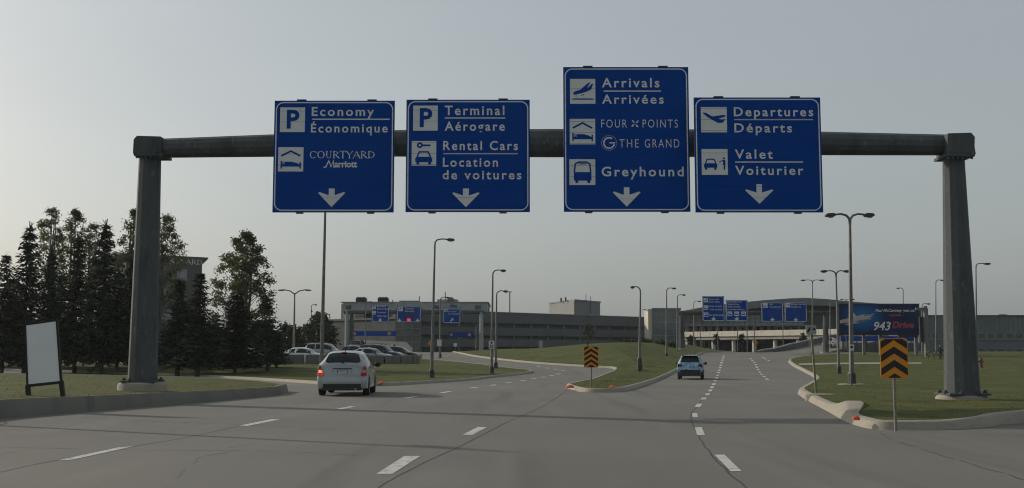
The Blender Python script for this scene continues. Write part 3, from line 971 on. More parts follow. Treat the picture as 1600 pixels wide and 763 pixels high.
L_('single-armed lamp beside the left column of the far right gantry', 1058.3, 553, 1058.3, 460.5, [13], Y=128)
L_('slender single-armed lamp showing just left of the far Arrivals sign', 1084, 550, 1084, 470.5, [11.5], Y=150)
L_('tallest double-armed lamp on the right lawn, arms spread over the road', 1331, 601, 1327.5, 334.5, [-38.5, 38.5], h=.165, pad=True, r=.09)
L_('middle double-armed lamp just left of the jet billboard', 1311, 583, 1306, 423, [-24, 21], h=.2)
L_('double-armed lamp behind the far Departures sign', 1269.5, 556, 1269.5, 437.5, [-18.5, 18.5], Y=126)
L_('single-armed lamp right of the big right column', 1526, 571, 1524.5, 411.5, [23], h=.2)
L_('single-armed lamp between the billboard and the big right column', 1462.5, 556, 1462, 437.5, [13], Y=128)
L_('lamp rising behind the jet billboard with its arm to the left', 1411, 556, 1411, 450, [-10], Y=140)
L_('low lamp peeping over the right end of the jet billboard', 1440.5, 556, 1440.5, 474.5, [13], Y=138)
L_('double-armed lamp peeping over the left end of the jet billboard', 1322, 553, 1322, 467.5, [-9, 13], Y=146)
L_('small single-armed lamp left of the billboard before the terminal wall', 1297, 552, 1297, 469, [9], Y=150)
L_('double cobra-head lamp on a wooden pole among the left spruces', 459, 551, 460.5, 453, [-26.5, 26.5], Y=120, style='cobra', col=M_WOODPOST, r=.12)
L_('single-armed lamp behind the round green tree', 486, 552, 486.5, 476, [9], Y=150)
L_('tall pole behind the silver hatchback rising to the Economy sign', 502, 592, 508.8, 300, [14], r=.10)
L_('lamp between the left far gantry and its Economy sign', 571, 552, 571.5, 471.5, [11], Y=148)
L_('lamp right of the far sign with the red cross, carrying a small sign', 687.5, 560, 688, 464.5, [14.5], Y=112)
L_('small lamp in front of the parkade wall near its blue banner', 744, 549, 744, 506, [-9], Y=152, r=.06)
# a street lamp on the left, just out of the picture: its shadow crosses the road
xs = Vector((-.35, 16.6)) - 13.3 * Vector((-SUN_DIR.x, -SUN_DIR.y)) 
t = thing('street_lamp', 'street lamp on the left island beyond the edge of the photo', 'street lamp', (xs.x, xs.y, g(xs.y) + .1), 0, LG)
b = bmesh.new(); tube(b, [(0, 0, -.4), (0, 0, 6.0)], [.11, .08], 8); link('pole', b, M_POLE, t, smooth=True)
b = bmesh.new(); tube(b, [(0, 0, 5.7), (-.3, .2, 5.95), (-1.0, .7, 6.0)], .06, 6); link('arm', b, M_POLE, t, smooth=True)
b = bmesh.new(); box(b, (-1.2, .85, 5.98), (.6, .3, .16), rz=-.6); link('luminaire', b, M_POLED, t)

# ------------------------------------------------------------------ chevron markers
def chevron(label, uc, vt, vb, wpx, vpost, n, h, bot=0.0, rz=0.0, hgt=None, Y=None):
    p = gnd(uc, vpost, h) if Y is None else at(uc, vpost, Y)
    Y = p.y
    m = mpp(Y)
    zt, zb = at(uc, vt, Y).z - p.z, at(uc, vb, Y).z - p.z
    W, Hh = wpx * m, zt - zb
    t = thing('chevron_sign', label, 'road sign', p, rz, 'black and orange chevron markers')
    b = bmesh.new()
    tube(b, [(0, .03, -.4), (0, .03, zb + Hh*.9)], .030, 8)
    link('post', b, M_WOODPOST, t, smooth=True)
    b = bmesh.new()
    r = .05
    o = rrect(-W/2, zb, W/2, zt, r)
    extrude_xz(b, o, -.012, 0)
    pnl = link('panel', b, M_ORANGE, t)
    b = bmesh.new()
    # black chevrons pointing up, clipped to the panel
    from mathutils.geometry import intersect_line_line_2d
    e = .012
    sl = .62 * W / 2                      # rise from the side to the centre
    pitch = Hh / n
    for k in range(-1, n + 1):
        z0 = zb + pitch * (k + .22)
        z1 = z0 + pitch * .52
        for sx in (-1, 1):
            q = [(0, z0 + sl), (0, z1 + sl), (sx*(W/2 - e), z1), (sx*(W/2 - e), z0)]
            # clip to the panel's height
            def clip(P, lim, up):
                out = []
                for i in range(len(P)):
                    a, c = P[i], P[(i+1) % len(P)]
                    ia = (a[1] <= lim) if up else (a[1] >= lim); ic = (c[1] <= lim) if up else (c[1] >= lim)
                    if ia: out.append(a)
                    if ia != ic:
                        tt = (lim - a[1]) / (c[1] - a[1]); out.append((a[0] + (c[0]-a[0])*tt, lim))
                return out
            q = clip(q, zt - e, True)
            if len(q) >= 3: q = clip(q, zb + e, False)
            if len(q) >= 3: poly(b, q, -.0165)
    link('chevrons', b, M_BLACK, pnl)
    for z in (zb + Hh*.5, zb + Hh*.15):
        b = bmesh.new(); disc(b, 0, z, .012, -.02, n=8); link('bolt', b, M_ALU, pnl)
    return t
chevron('large black and orange chevron sign on the right island near the road', 1400, 529, 591.5, 43.5, 655.5, 3, .22, rz=.03)
chevron('small black and orange chevron sign on the nose of the middle island', 924, 541.5, 574.5, 22.5, 604.5, 4, .15)

# ------------------------------------------------------------------ blank white board
p = gnd(72, 617, .42)
Y = p.y
t = thing('notice_board', 'blank white leaning board in a black frame on the left island', 'board', p)
def loc(u, v, dy=0.0):
    q = at(u, v, Y); return Vector((q.x - p.x, dy, q.z - p.z))
TL, TR, BR_, BL = loc(40, 507), loc(89, 500), loc(95.8, 597.5), loc(43.5, 603)
b = bmesh.new()
vs = [b.verts.new(v + Vector((0, -.02, 0))) for v in (TL, TR, BR_, BL)]; vs2 = [b.verts.new(v + Vector((0, .02, 0))) for v in (TL, TR, BR_, BL)]
b.faces.new(vs); b.faces.new(vs2[::-1])
for k in range(4): b.faces.new([vs[k], vs[(k+1) % 4], vs2[(k+1) % 4], vs2[k]])
link('panel', b, mat('white_board', (.72, .74, .75), .5, 0, .05, 1.2), t)
for a, c in ((TL, TR), (TR, BR_), (BR_, BL), (BL, TL)):
    b = bmesh.new(); bar(b, a, c, .045, .07); link('frame', b, M_BLACK, t)
for q, w in ((loc(43.5, 603), loc(45.5, 628)), (loc(95.8, 597), loc(99.5, 628))):
    b = bmesh.new(); bar(b, q + (q - w) * .05, w, .10, .08); link('leg', b, M_BLACK, t)

# ------------------------------------------------------------------ small signs on posts
def post_sign(label, ub, vb, ut, vt, w, hgt, m, art=None, h=.15, Y=None, name='road_sign', dia=False, postm=None, rz=0, behind=False):
    """post from the ground to (ut, vt = top of the plate); plate w x hgt photo px"""
    p = gnd(ub, vb, h) if Y is None else at(ub, vb, Y)
    k = mpp(p.y)
    q = at(ut, vt, p.y)
    H = q.z - p.z; lean = q.x - p.x
    t = thing(name, label, 'road sign', p, rz)
    b = bmesh.new(); bar(b, (0, 0, -.4), (lean, 0, H), max(.06, .7*k), max(.05, .7*k)); link('post', b, postm or M_WOODPOST, t)
    W, Hh = w*k, hgt*k
    b = bmesh.new()
    if dia: pts = [(lean - W/2, H - Hh/2), (lean, H - Hh), (lean + W/2, H - Hh/2), (lean, H)]
    else: pts = [(lean - W/2, H - Hh), (lean + W/2, H - Hh), (lean + W/2, H), (lean - W/2, H)]
    yy = -max(.06, .7*k)/2
    extrude_xz(b, pts, yy - .03, yy - .002)
    pl = link('plate', b, m, t)
    if art:
        b = bmesh.new(); art(b, lean, H, W, Hh, yy - .035); link('symbol', b, M_BLACK, pl)
    return t
M_SW = mat('plate_white', (.55, .56, .55), .5, 0, .1, 3)
M_SG = mat('plate_grey_back', (.30, .31, .31), .5, .3, .15, 3)
M_SO = mat('plate_work_orange', (.5, .16, .02), .5, 0, .1, 3)
M_SBR = mat('plate_amber', (.42, .20, .05), .5, 0, .1, 3)
M_RED = mat('marker_red', (.55, .03, .02), .5, 0, .15, 5)
M_MARK = mat('marker_orange_red', (.62, .09, .04), .6, 0, .2, 6)
def art30(b, x, H, W, Hh, y):
    text(b, '30', x - W*.36, x + W*.36, H - Hh*.93, Hh*.42, y, 0, .03)
    poly(b, [(x, H - Hh*.08), (x + W*.28, H - Hh*.28), (x + W*.1, H - Hh*.28), (x + W*.1, H - Hh*.42), (x - W*.1, H - Hh*.42), (x - W*.1, H - Hh*.28), (x - W*.28, H - Hh*.28)], y)
post_sign('white 30 speed sign in front of a lamp at the tip of the left lawn', 766.5, 586, 768, 532.5, 8.5, 12.5, M_SW, art30, name='speed_sign')
post_sign('tilted post with two small plates, leaning beside the right branch road', 1276.5, 613, 1266.5, 508, 16, 15, M_SG, lambda b, x, H, W, Hh, y: (poly(b, [(x - W*.42, H - Hh*.7), (x - W*.2, H - Hh*.25), (x - W*.05, H - Hh*.25), (x - W*.12, H - Hh*.6), (x - W*.34, H - Hh*.8)], y), poly(b, [(x + W*.14, H - Hh*.55), (x + W*.40, H - Hh*.55), (x + W*.40, H - Hh*.35), (x + W*.14, H - Hh*.35)], y)), h=.2, rz=.0)
post_sign('thin upright sign post behind the tilted one, seen edge on', 1265.5, 558, 1265.5, 512, 7, 13, M_SG, None, Y=118)
post_sign('orange diamond work sign before the ramp', 1180.5, 552, 1180.5, 531, 9, 9, M_SBR, None, Y=136, dia=True)
post_sign('small orange diamond sign beside the lamp left of the parkade', 672.5, 563, 672.5, 532, 9, 9, M_SO, None, Y=112, dia=True)
post_sign('small grey regulatory sign right of the orange diamond', 686.5, 561, 686.5, 531, 7, 10, M_SW, None, Y=111)
post_sign('pale lettered sign before the dark parkade wall', 845, 556, 845, 532.5, 6, 12, M_SG, None, Y=150)
post_sign('pale square sign at the parkade entrance', 711.5, 551, 711.5, 536.5, 5, 5, M_SW, None, Y=150)
post_sign('small white no-entry plate on the tallest double lamp', 1329.8, 601, 1329.8, 538.5, 7.5, 9.5, M_SW, lambda b, x, H, W, Hh, y: disc(b, x, H - Hh*.42, W*.28, y), h=.2, postm=M_POLE)
b = bmesh.new(); lathe(b, [(.45, -.2), (.45, .02), (.40, .035)], 18, sx=1.0, sy=.7); _p = gnd(1281, 617.5, .17)
_o = link('concrete_pad', b, M_KERB); _o.location = _p; tag(_o, 'thin pale concrete pad in the grass at the foot of the tilted sign post', 'concrete pad')
# little orange utility markers on kerb noses
def marker(label, u, v, h, s=.12, flat=1.0):
    p = gnd(u, v, h)
    b = bmesh.new()
    lathe(b, [(s, -.04), (s, .015), (s*.85, .03*flat), (s*.5, .055*flat), (s*.2, .07*flat)], 10, sx=1.5)
    o = link('kerb_marker', b, M_MARK, None, smooth=True)
    o.location = p
    tag(o, label, 'kerb marker', 'orange-red kerb markers')
marker('orange-red lump on the left corner of the middle island', 891, 604.5, .15, .10)
marker('orange-red lump on the kerb right of the small chevron sign', 957, 605, .15, .09)
marker('bright red lump on the kerb left of the large chevron sign', 1338, 653.5, .20, .05, .7)
marker('orange-red lump on the lawn edge beside the silver hatchback', 596, 598.5, .14, .09)

# ------------------------------------------------------------------ far gantries and signs
def far_gantry(label, cols, Y, vbeam0, vbeam1, rc):
    t = thing('sign_gantry', label, 'gantry', (0, 0, 0), 0, 'gantries over the roads')
    for u, vb, vt, m in cols:
        a, c = at(u, vb, Y), at(u, vt, Y)
        b = bmesh.new(); tube(b, [a - Vector((0, 0, .6)), c], [rc*1.25, rc*.95], 8, phase=pi/8); link('column', b, m, t, smooth=True, ang=30)
        b = bmesh.new(); lathe(b, [(rc*2, -.6), (rc*2, .2), (rc*1.8, .25)], 16, a); link('pedestal', b, M_KERB, t)
    us = [c[0] for c in cols]
    a0, c0 = at(min(us), vbeam0, Y), at(min(us), vbeam1, Y)
    a1, c1 = at(max(us), vbeam0, Y), at(max(us), vbeam1, Y)
    b = bmesh.new()
    rb = (a0.z - c0.z) / 2
    tube(b, [(a0 + c0)/2 - Vector((rc*1.4, 0, 0)), ((a0+c0) + (a1+c1))/4, (a1 + c1)/2 + Vector((rc*1.4, 0, 0))], [rb, rb*1.15, rb], 8, phase=pi/8)
    link('beam', b, M_GALV, t, smooth=True, ang=30)
M_GALVL = mat('bright_galvanised_steel', (.30, .31, .31), .5, .3, .15, 3)
far_gantry('far left gantry over the parkade road with three blue signs', [(542, 553, 485, M_GALVL), (549.5, 553, 485.5, M_GALV), (752, 553, 488, M_GALVL)], 160, 485, 491, .30)
far_gantry('far right gantry over the terminal road with four blue signs', [(1065, 548, 486, M_GALV), (1290, 553, 489, M_GALV)], 133, 486, 492, .32)
FS = 'blue signs on the far gantries'
def far_sign(label, L, Rr, T, B, Y): 
    s = Sign('highway_sign', label, 'sign', L, Rr, T, B, Y, FS, thick=.08)
    s.panel(); s.border(.9, .7, 2)
    return s
YF = 133 - .9
s = far_sign('far blue sign with three pictogram tiles in a column, tallest on the far right gantry', 1098, 1132.3, 463, 502, YF)
s.tile(1100, 466.3, 1107, 472.7, 'plane_down'); s.tile(1100, 477.2, 1107, 484, 'bed'); s.tile(1100, 488.5, 1107, 495, 'bus')
s.lines([('Arrivals', 1108.5, 1124, 469, 2.4), ('Arrivées', 1108.5, 1125, 473, 2.4), ('FOUR POINTS', 1108.5, 1128.5, 480, 2), ('THE GRAND', 1110, 1128.5, 485, 2), ('Greyhound', 1108.5, 1130, 493.6, 2.6)])
s.arrow(1115, 501, 3.6, 497, .9, 495.5)
s = far_sign('far blue sign with a row of three vehicle tiles', 1134.5, 1168.5, 469, 502, YF)
s.lines([('Commercial', 1137, 1159, 472.8, 2.4), ('Vehicles', 1137, 1155.5, 476.8, 2.4), ('Véhicules', 1137, 1157.5, 480.6, 2.4), ('commerciaux', 1137, 1164, 484.8, 2.4)])
for a, u in (('bus', 1137), ('taxi', 1147.8), ('taxi', 1158.5)): s.tile(u, 487, u + 7.2, 494, a)
s.arrow(1151.5, 501, 3.6, 497, .9, 495.5)
s = far_sign('far blue sign reading Valet on the far right gantry', 1190, 1224, 472.5, 503, YF)
s.tile(1192.5, 474, 1200, 481, 'valet'); s.lines([('Valet', 1202.5, 1208.5, 476.6, 2.4), ('Voiturier', 1202.5, 1221, 480.8, 2.4)])
s.arrow(1207, 502, 3.6, 498, .9, 496.5)
s = far_sign('far blue sign reading Departures, rightmost on the far right gantry', 1226.8, 1261, 472.5, 503.5, YF)
s.tile(1228.5, 473.8, 1235.5, 480.5, 'plane_up'); s.lines([('Departures', 1237.3, 1258.5, 476.6, 2.4), ('Départs', 1237.3, 1251.5, 480.8, 2.4)])
s.arrow(1243.5, 502.5, 3.6, 498.5, .9, 497)
YG = 160 - .9
s = far_sign('far blue sign with two tiles, leftmost on the far left gantry', 580.5, 607.5, 476.5, 504, YG)
s.tile(582, 476.9, 587, 483.2, 'p'); s.tile(582, 486, 587, 491.5, 'bed')
s.lines([('Economy', 589, 603, 480, 2.3), ('Économique', 589, 606, 483.8, 2.3), ('Terminal', 589, 602.5, 489.5, 2.3), ('Aérogare', 589, 605, 495, 2.3)])
s.arrow(594, 502.5, 3, 499, .8, 497.5)
s = far_sign('far blue sign with a lit red lamp between two arrows', 620, 657.5, 478.8, 504, YG)
s.tile(622.5, 480, 629, 486.5, 'p'); s.lines([('Terminal', 632.5, 646.5, 483.6, 2.4), ('Aérogare', 632.5, 647, 487.4, 2.4)])
s.arrow(624, 503, 3, 499.5, .8, 498); s.arrow(652.5, 503, 3, 499.5, .8, 498)
b = bmesh.new(); poly(b, s.P([(636.2, 498), (641.5, 498), (641.5, 502.3), (636.2, 502.3)]), -.012)
link('signal_lamp', b, mat('lit_red', (.5, .02, .03), .5, 0, 0, 1, emit=((1, .06, .08), 0.55)), s.root)
b = bmesh.new(); poly(b, s.P([(630, 490), (652, 490), (652, 495), (630, 495)]), -.008)
link('message_panel', b, mat('message_dark', (.006, .014, .06), .5, 0, .2, 3), s.root)
s = far_sign('far blue sign with a slanting arrow, rightmost on the far left gantry', 692.5, 719.5, 480.5, 505.5, YG)
s.tile(694, 481, 699, 487.5, 'keycar'); s.lines([('Rental Cars', 700.5, 717.5, 484, 2.3), ('Location', 700.5, 713, 488, 2.3), ('de voitures', 700.5, 717, 491.6, 2.3)])
b = bmesh.new(); stroke(b, s.P([(703.5, 503), (707, 499)]), 1.4*s.kx, -.006); poly(b, s.P([(708.5, 497), (708, 501.5), (704.5, 498)]), -.006); link('arrow', b, M_WHITE, s.root)

# ------------------------------------------------------------------ billboard with the jet
def radial_blue():
    m = bpy.data.materials.new('billboard_print'); m.use_nodes = True
    n, l = m.node_tree.nodes, m.node_tree.links
    bs = n['Principled BSDF']; bs.inputs['Roughness'].default_value = .5; bs.inputs['Specular IOR Level'].default_value = .15
    tc = n.new('ShaderNodeTexCoord'); mp = n.new('ShaderNodeMapping')
    mp.inputs['Location'].default_value = (1.75, 0, -1.9)
    mp.inputs['Scale'].default_value = (.30, 1, .42)
    mp.vector_type = 'POINT'
    gr = n.new('ShaderNodeVectorMath'); gr.operation = 'LENGTH'
    mp.inputs['Location'].default_value = (1.75*.30, 0, -1.9*.42)
    rp = n.new('ShaderNodeValToRGB')
    rp.color_ramp.elements[0].color = (.004, .16, .46, 1)
    rp.color_ramp.elements[1].color = (.004, .018, .075, 1); rp.color_ramp.elements[1].position = .75
    l.new(tc.outputs['Object'], mp.inputs['Vector']); l.new(mp.outputs[0], gr.inputs[0]); l.new(gr.outputs['Value'], rp.inputs['Fac']); l.new(rp.outputs[0], bs.inputs['Base Color'])
    return m
YB = 118
s = Sign('billboard', 'dark blue advertising billboard with a fighter jet and 943 Drive lettering', 'billboard', 1312, 1437, 475.5, 523, YB, thick=.45)
s.panel(radial_blue(), 'poster', M_BLACK)
b = bmesh.new()
stroke(b, [(-s.w/2, 0), (s.w/2, 0), (s.w/2, s.h), (-s.w/2, s.h)], .12, -.012, closed=True)
link('frame', b, M_BLACK, s.root)
M_JET = mat('jet_print', (.36, .37, .35), .5, 0, .25, 1.2); M_JETD = mat('jet_shadow_print', (.10, .115, .12), .5, 0, .2, 2); M_RDP = mat('print_red', (.34, .018, .04), .5, 0, .1, 3); M_FLAME = mat('print_flame', (.60, .30, .14), .5, 0, .2, 2)
q = lambda pts: s.P([(1290 + x*160/1356, 470 + y*90/763) for x, y in pts])
b = bmesh.new()
poly(b, q([(185, 262), (330, 225), (355, 140), (420, 205), (530, 180), (600, 195), (630, 215), (600, 250), (480, 275), (440, 300), (360, 310), (330, 322), (250, 322), (330, 290), (190, 303)]), -.006)
poly(b, q([(575, 190), (655, 168), (655, 178), (590, 205)]), -.006)
link('jet_picture', b, M_JET, s.root)
b = bmesh.new()
poly(b, q([(510, 195), (535, 182), (560, 190), (540, 208)]), -.010); poly(b, q([(390, 300), (440, 262), (590, 240), (560, 268), (470, 285)]), -.010); poly(b, q([(575, 228), (625, 214), (612, 240)]), -.010)
link('jet_shading', b, M_JETD, s.root)
b = bmesh.new(); poly(b, q([(260, 250), (330, 232), (330, 285), (275, 280)]), -.010); link('jet_flame', b, M_FLAME, s.root)
s.lines([('Paul McCartney gets us.', 1369, 1430.5, 487.3, 4.2, .02, 1.0, .25)], y=-.008)
s.lines([('943', 1365.8, 1392.3, 516, 12.6, .02, 1.0, .25)], y=-.008)
s.lines([('Drive', 1394.5, 1428.5, 512.5, 9.4, .045, 1.0, .2)], m=M_RDP, y=-.008)
s.lines([('Forever', 1389, 1410.5, 495, 3.8, .03, 1.0, .2)], m=M_RDP, y=-.008) if False else None
b = bmesh.new(); poly(b, s.P([(1390.5, 491.8), (1409.5, 491.5), (1408.5, 494), (1389.5, 494.4)]), -.008); link('red_smudge', b, M_RDP, s.root)
for u in (1352, 1378, 1434):
    b = bmesh.new(); x = s.X(u)
    bar(b, (x, .6, -(at(0, 523, YB).z - g(YB)) - .5), (x, .6, s.h*.9), .3, .3); link('leg', b, M_POLE, s.root)
b = bmesh.new(); box(b, (s.X(1420), .3, -.16), (30*s.kx, .5, .30)); link('control_box', b, M_BLACK, s.root)
# steel goal-post frame right of the billboard
pg = at(1448.3, 557, 112)
t = thing('steel_mast', 'grey steel mast with a top arm right of the jet billboard', 'mast', pg)
b = bmesh.new(); tube(b, [(0, 0, -.5), (0, 0, at(1448, 478.5, 112).z - pg.z)], [.26, .22], 8); link('pole', b, M_POLE, t, smooth=True)
b = bmesh.new(); zt = at(1448, 483, 112).z - pg.z
bar(b, (.1, 0, zt), (-1.0, 0, zt), .22, .28); link('arm', b, M_POLE, t)
b = bmesh.new(); box(b, (-.45, .1, zt - 1.5 - .6), (.35, .3, 2.6)); link('speaker_box', b, M_BLACK, t)
# blue clearance sign behind the billboard
s = Sign('blue_banner', 'long blue sign hung behind the jet billboard over the ramp', 'sign', 1313, 1431, 525.5, 533.5, 146, thick=.15)
s.panel(M_BLUE)
s.lines([('Parking', 1318, 1335, 531, 3)], y=-.012) if False else None
for u in (1318, 1353.5, 1430):
    b = bmesh.new(); x = s.X(u); z0 = -(at(0, 533.5, 146).z - g(146)); bar(b, (x, .22, z0 - .4), (x, .22, s.h), .35, .25); link('leg', b, M_POLE, s.root)
# ------------------------------------------------------------------ vehicles
def paint(name, col, flake=.0, pattern=None):
    m = mat(name, col, .28, .25, .04, 2.0, spec=.6)
    b = m.node_tree.nodes['Principled BSDF']
    b.inputs['Coat Weight'].default_value = .6
    b.inputs['Coat Roughness'].default_value = .06
    if pattern:
        n, l = m.node_tree.nodes, m.node_tree.links
        tc = n.new('ShaderNodeTexCoord'); vz = n.new('ShaderNodeTexNoise'); vz.inputs['Scale'].default_value = 5; vz.inputs['Detail'].default_value = 5
        rp = n.new('ShaderNodeValToRGB'); rp.color_ramp.elements[0].position = .36; rp.color_ramp.elements[1].position = .64
        rp.color_ramp.elements[0].color = (*col, 1); rp.color_ramp.elements[1].color = (*pattern, 1)
        l.new(tc.outputs['Object'], vz.inputs['Vector']); l.new(vz.outputs['Fac'], rp.inputs['Fac']); l.new(rp.outputs[0], b.inputs['Base Color'])
        b.inputs['Metallic'].default_value = 0
    return m
M_CGLASS = mat('car_glass', (.008, .011, .012), .06, 0, 0, 1, spec=.32)
M_TRIM = mat('black_plastic', (.014, .014, .015), .55, 0, .1, 4)
M_RIM = mat('alloy_rim', (.32, .33, .33), .35, .7, .05, 4)
M_TAIL = mat('tail_red', (.35, .012, .015), .2, 0, .05, 4, emit=((1, .03, .04), .02))
M_TAILW = mat('tail_clear', (.45, .36, .34), .2, 0, .05, 4)
M_TURN = mat('turn_lit', (.9, .4, .15), .3, 0, 0, 1, emit=((1, .42, .16), .7))
M_BRAKE = mat('brake_lit', (.6, .02, .02), .3, 0, 0, 1, emit=((1, .06, .03), .25))
M_PLATE = mat('number_plate', (.42, .45, .47), .5, 0, .45, 16)
# station: y from the rear, half width, underside, belt, roof, roof half width
KIND = {
 'hatch': dict(W=.86, L=4.05, wheels=(.78, 3.25), wr=.315, st=[
   (0.00, .80, .27, .56, .60, .78), (0.03, .90, .23, .62, .645, .86), (0.075, .955, .22, .72, .75, .86), (0.10, .965, .22, .94, .965, .83), (0.16, .97, .22, 1.02, 1.06, .80),
   (0.36, .975, .22, 1.04, 1.27, .69), (0.55, .98, .22, 1.05, 1.405, .63), (0.80, .985, .22, 1.04, 1.455, .635), (1.7, 1, .22, 1.0, 1.475, .655), (2.35, 1, .22, .97, 1.40, .64), (3.0, .99, .22, .95, .985, .82),
   (3.5, .95, .22, .86, .89, .8), (3.9, .88, .24, .72, .745, .76), (4.05, .76, .30, .55, .57, .7)]),
 'suv': dict(W=.90, L=4.3, wheels=(.82, 3.45), wr=.35, st=[
   (0.00, .82, .36, .70, .73, .8), (0.04, .92, .32, .80, .82, .86), (0.08, .97, .30, .98, 1.0, .86), (0.12, .98, .30, 1.10, 1.13, .82),
   (0.30, .98, .30, 1.12, 1.42, .72), (0.42, .98, .30, 1.12, 1.60, .69), (0.65, .985, .30, 1.10, 1.65, .69), (1.7, 1, .30, 1.06, 1.67, .70), (2.5, 1, .30, 1.04, 1.58, .68), (3.1, .99, .30, 1.02, 1.06, .82),
   (3.7, .96, .30, .96, .99, .8), (4.15, .90, .32, .80, .83, .78), (4.3, .78, .36, .62, .64, .7)]),
 'sedan': dict(W=.88, L=4.6, wheels=(.95, 3.65), wr=.32, st=[
   (0.00, .78, .30, .58, .61, .76), (0.05, .90, .26, .78, .81, .8), (0.12, .95, .24, .92, .95, .8), (0.75, .98, .22, .95, 1.0, .78),
   (1.15, .985, .22, .96, 1.25, .68), (1.55, .99, .22, .96, 1.40, .64), (2.3, 1, .22, .94, 1.44, .65), (2.9, 1, .22, .93, 1.34, .64), (3.5, .99, .22, .91, .95, .82),
   (4.1, .95, .22, .83, .86, .8), (4.45, .88, .24, .70, .72, .76), (4.6, .76, .30, .54, .56, .7)]),
}
def car(kind, label, loc, heading, paintm, group=None, detail=False, scale=1.0, lit=False, cat='car', low_black=False):
    K = KIND[kind]; W, L = K['W'], K['L']
    t = thing('parked_car' if group else 'car', label, cat, loc, heading, group)
    t.scale = (scale,) * 3
    st = K['st']
    def val(y):
        for i in range(len(st) - 1):
            if st[i][0] <= y <= st[i+1][0]:
                f = (y - st[i][0]) / (st[i+1][0] - st[i][0])
                return [a + (b - a) * f for a, b in zip(st[i], st[i+1])]
        return list(st[-1])
    ys = {s_[0] for s_ in st}
    wr = K['wr']
    for wy in K['wheels']:
        for d in (-1.16, -1.1, -.85, -.5, 0, .5, .85, 1.1, 1.16): ys.add(round(wy + d*wr, 4))
    ys = sorted(ys)
    def ring(y):
        _, hw, zb, zbelt, zr, hr = val(y)
        for wy in K['wheels']:
            d = (y - wy) / (wr * 1.12)
            if abs(d) < 1: zb = max(zb, wr + wr*1.12*sqrt(1 - d*d))
        hw *= W; hr *= W
        zm = zb + (zbelt - zb) * .5
        return [(hw*.82, zb), (hw*.975, zb + .035), (hw, zm), (hw*.99, zbelt - (zbelt-zm)*.3), (hw*.955, zbelt), (hr, zr - .045), (hr*.88, zr), (hr*.45, zr + .022), (0, zr + .028)]
    def cy(y): return y - L/2
    b = bmesh.new()
    rows = []
    for y in ys:
        r = ring(y)
        full = [(x, z) for x, z in r] + [(-x, z) for x, z in r[:-1][::-1]]
        rows.append([b.verts.new((x, cy(y), z)) for x, z in full])
    n = len(rows[0])
    for a, c in zip(rows[:-1], rows[1:]):
        for k in range(n):
            b.faces.new([a[k], a[(k+1) % n], c[(k+1) % n], c[k]])
    bmesh.ops.triangulate(b, faces=[b.faces.new(rows[0][::-1]), b.faces.new(rows[-1])])
    if low_black:
        for f in b.faces:
            if f.calc_center_median().z < .60: f.material_index = 1
    body = link('body', b, [paintm, M_TRIM], t, smooth=True, ang=32)
    # glass
    def side_pt(y, f, off):
        r = ring(y); (xa, za), (xb, zb2) = r[4], r[5]
        return Vector((xa + (xb - xa)*f + off, cy(y), za + (zb2 - za)*f))
    roof_st = [s_ for s_ in st if s_[4] - s_[3] > .15]
    ya, yb = roof_st[0][0], roof_st[-1][0]
    i0 = st.index(roof_st[0]); i1 = st.index(roof_st[-1])
    for sg in (-1, 1):
        mid = ya + (yb - ya)*.42
        for (p, q) in ((ya + .16, mid - .05), (mid + .05, yb + .30)):
            b = bmesh.new(); N = 6
            g0 = [b.verts.new(((side_pt(p + (q-p)*k/N, .06, .006).x)*sg, cy(p + (q-p)*k/N), side_pt(p + (q-p)*k/N, .06, 0).z)) for k in range(N+1)]
            g1 = [b.verts.new(((side_pt(p + (q-p)*k/N, .90, .006).x)*sg, cy(p + (q-p)*k/N), side_pt(p + (q-p)*k/N, .90, 0).z)) for k in range(N+1)]
            for k in range(N): b.faces.new([g0[k], g0[k+1], g1[k+1], g1[k]])
            link('side_window', b, M_CGLASS, t, smooth='keep')
    def cap_pt(y, x, off, up):
        r = ring(y)[5:]
        x_ = abs(x)
        for (xa, za), (xb, zb2) in zip(r[:-1], r[1:]):
            if xb <= x_ <= xa:
                return (za + (zb2 - za) * (xa - x_) / max(1e-6, xa - xb))
        return r[0][1]
    def screen(y0, y1, name, wk, off):
        b = bmesh.new(); nx, ny = 10, 8
        grid = []
        for j in range(ny + 1):
            f = j / ny; y = y0 + (y1 - y0) * f
            e = abs(2*f - 1); rr_ = .45
            wj = 1 - .22 * (1 - sqrt(max(0, 1 - (max(0, e - (1-rr_)) / rr_)**2)))
            hr = ring(y)[5][0]
            row = []
            for i in range(nx + 1):
                x = hr * wk * wj * (2*i/nx - 1)
                row.append(b.verts.new((x, cy(y) - off * (.7 if y1 > y0 else -.7), cap_pt(y, x, 0, 0) + off)))
            grid.append(row)
        for j in range(ny):
            for i in range(nx): b.faces.new([grid[j][i], grid[j][i+1], grid[j+1][i+1], grid[j+1][i]])
        return link(name, b, M_CGLASS, t, smooth=True, ang=60)
    rb_, rt_ = st[i0-1][0], (st[i0+1][0] if kind != 'sedan' else st[i0+1][0])
    rw = screen(rb_ + .015, rt_ - .02, 'rear_window', .90, .010)
    screen(st[i1+1][0] - .05, st[i1][0] + .04, 'windscreen', .92, .010)
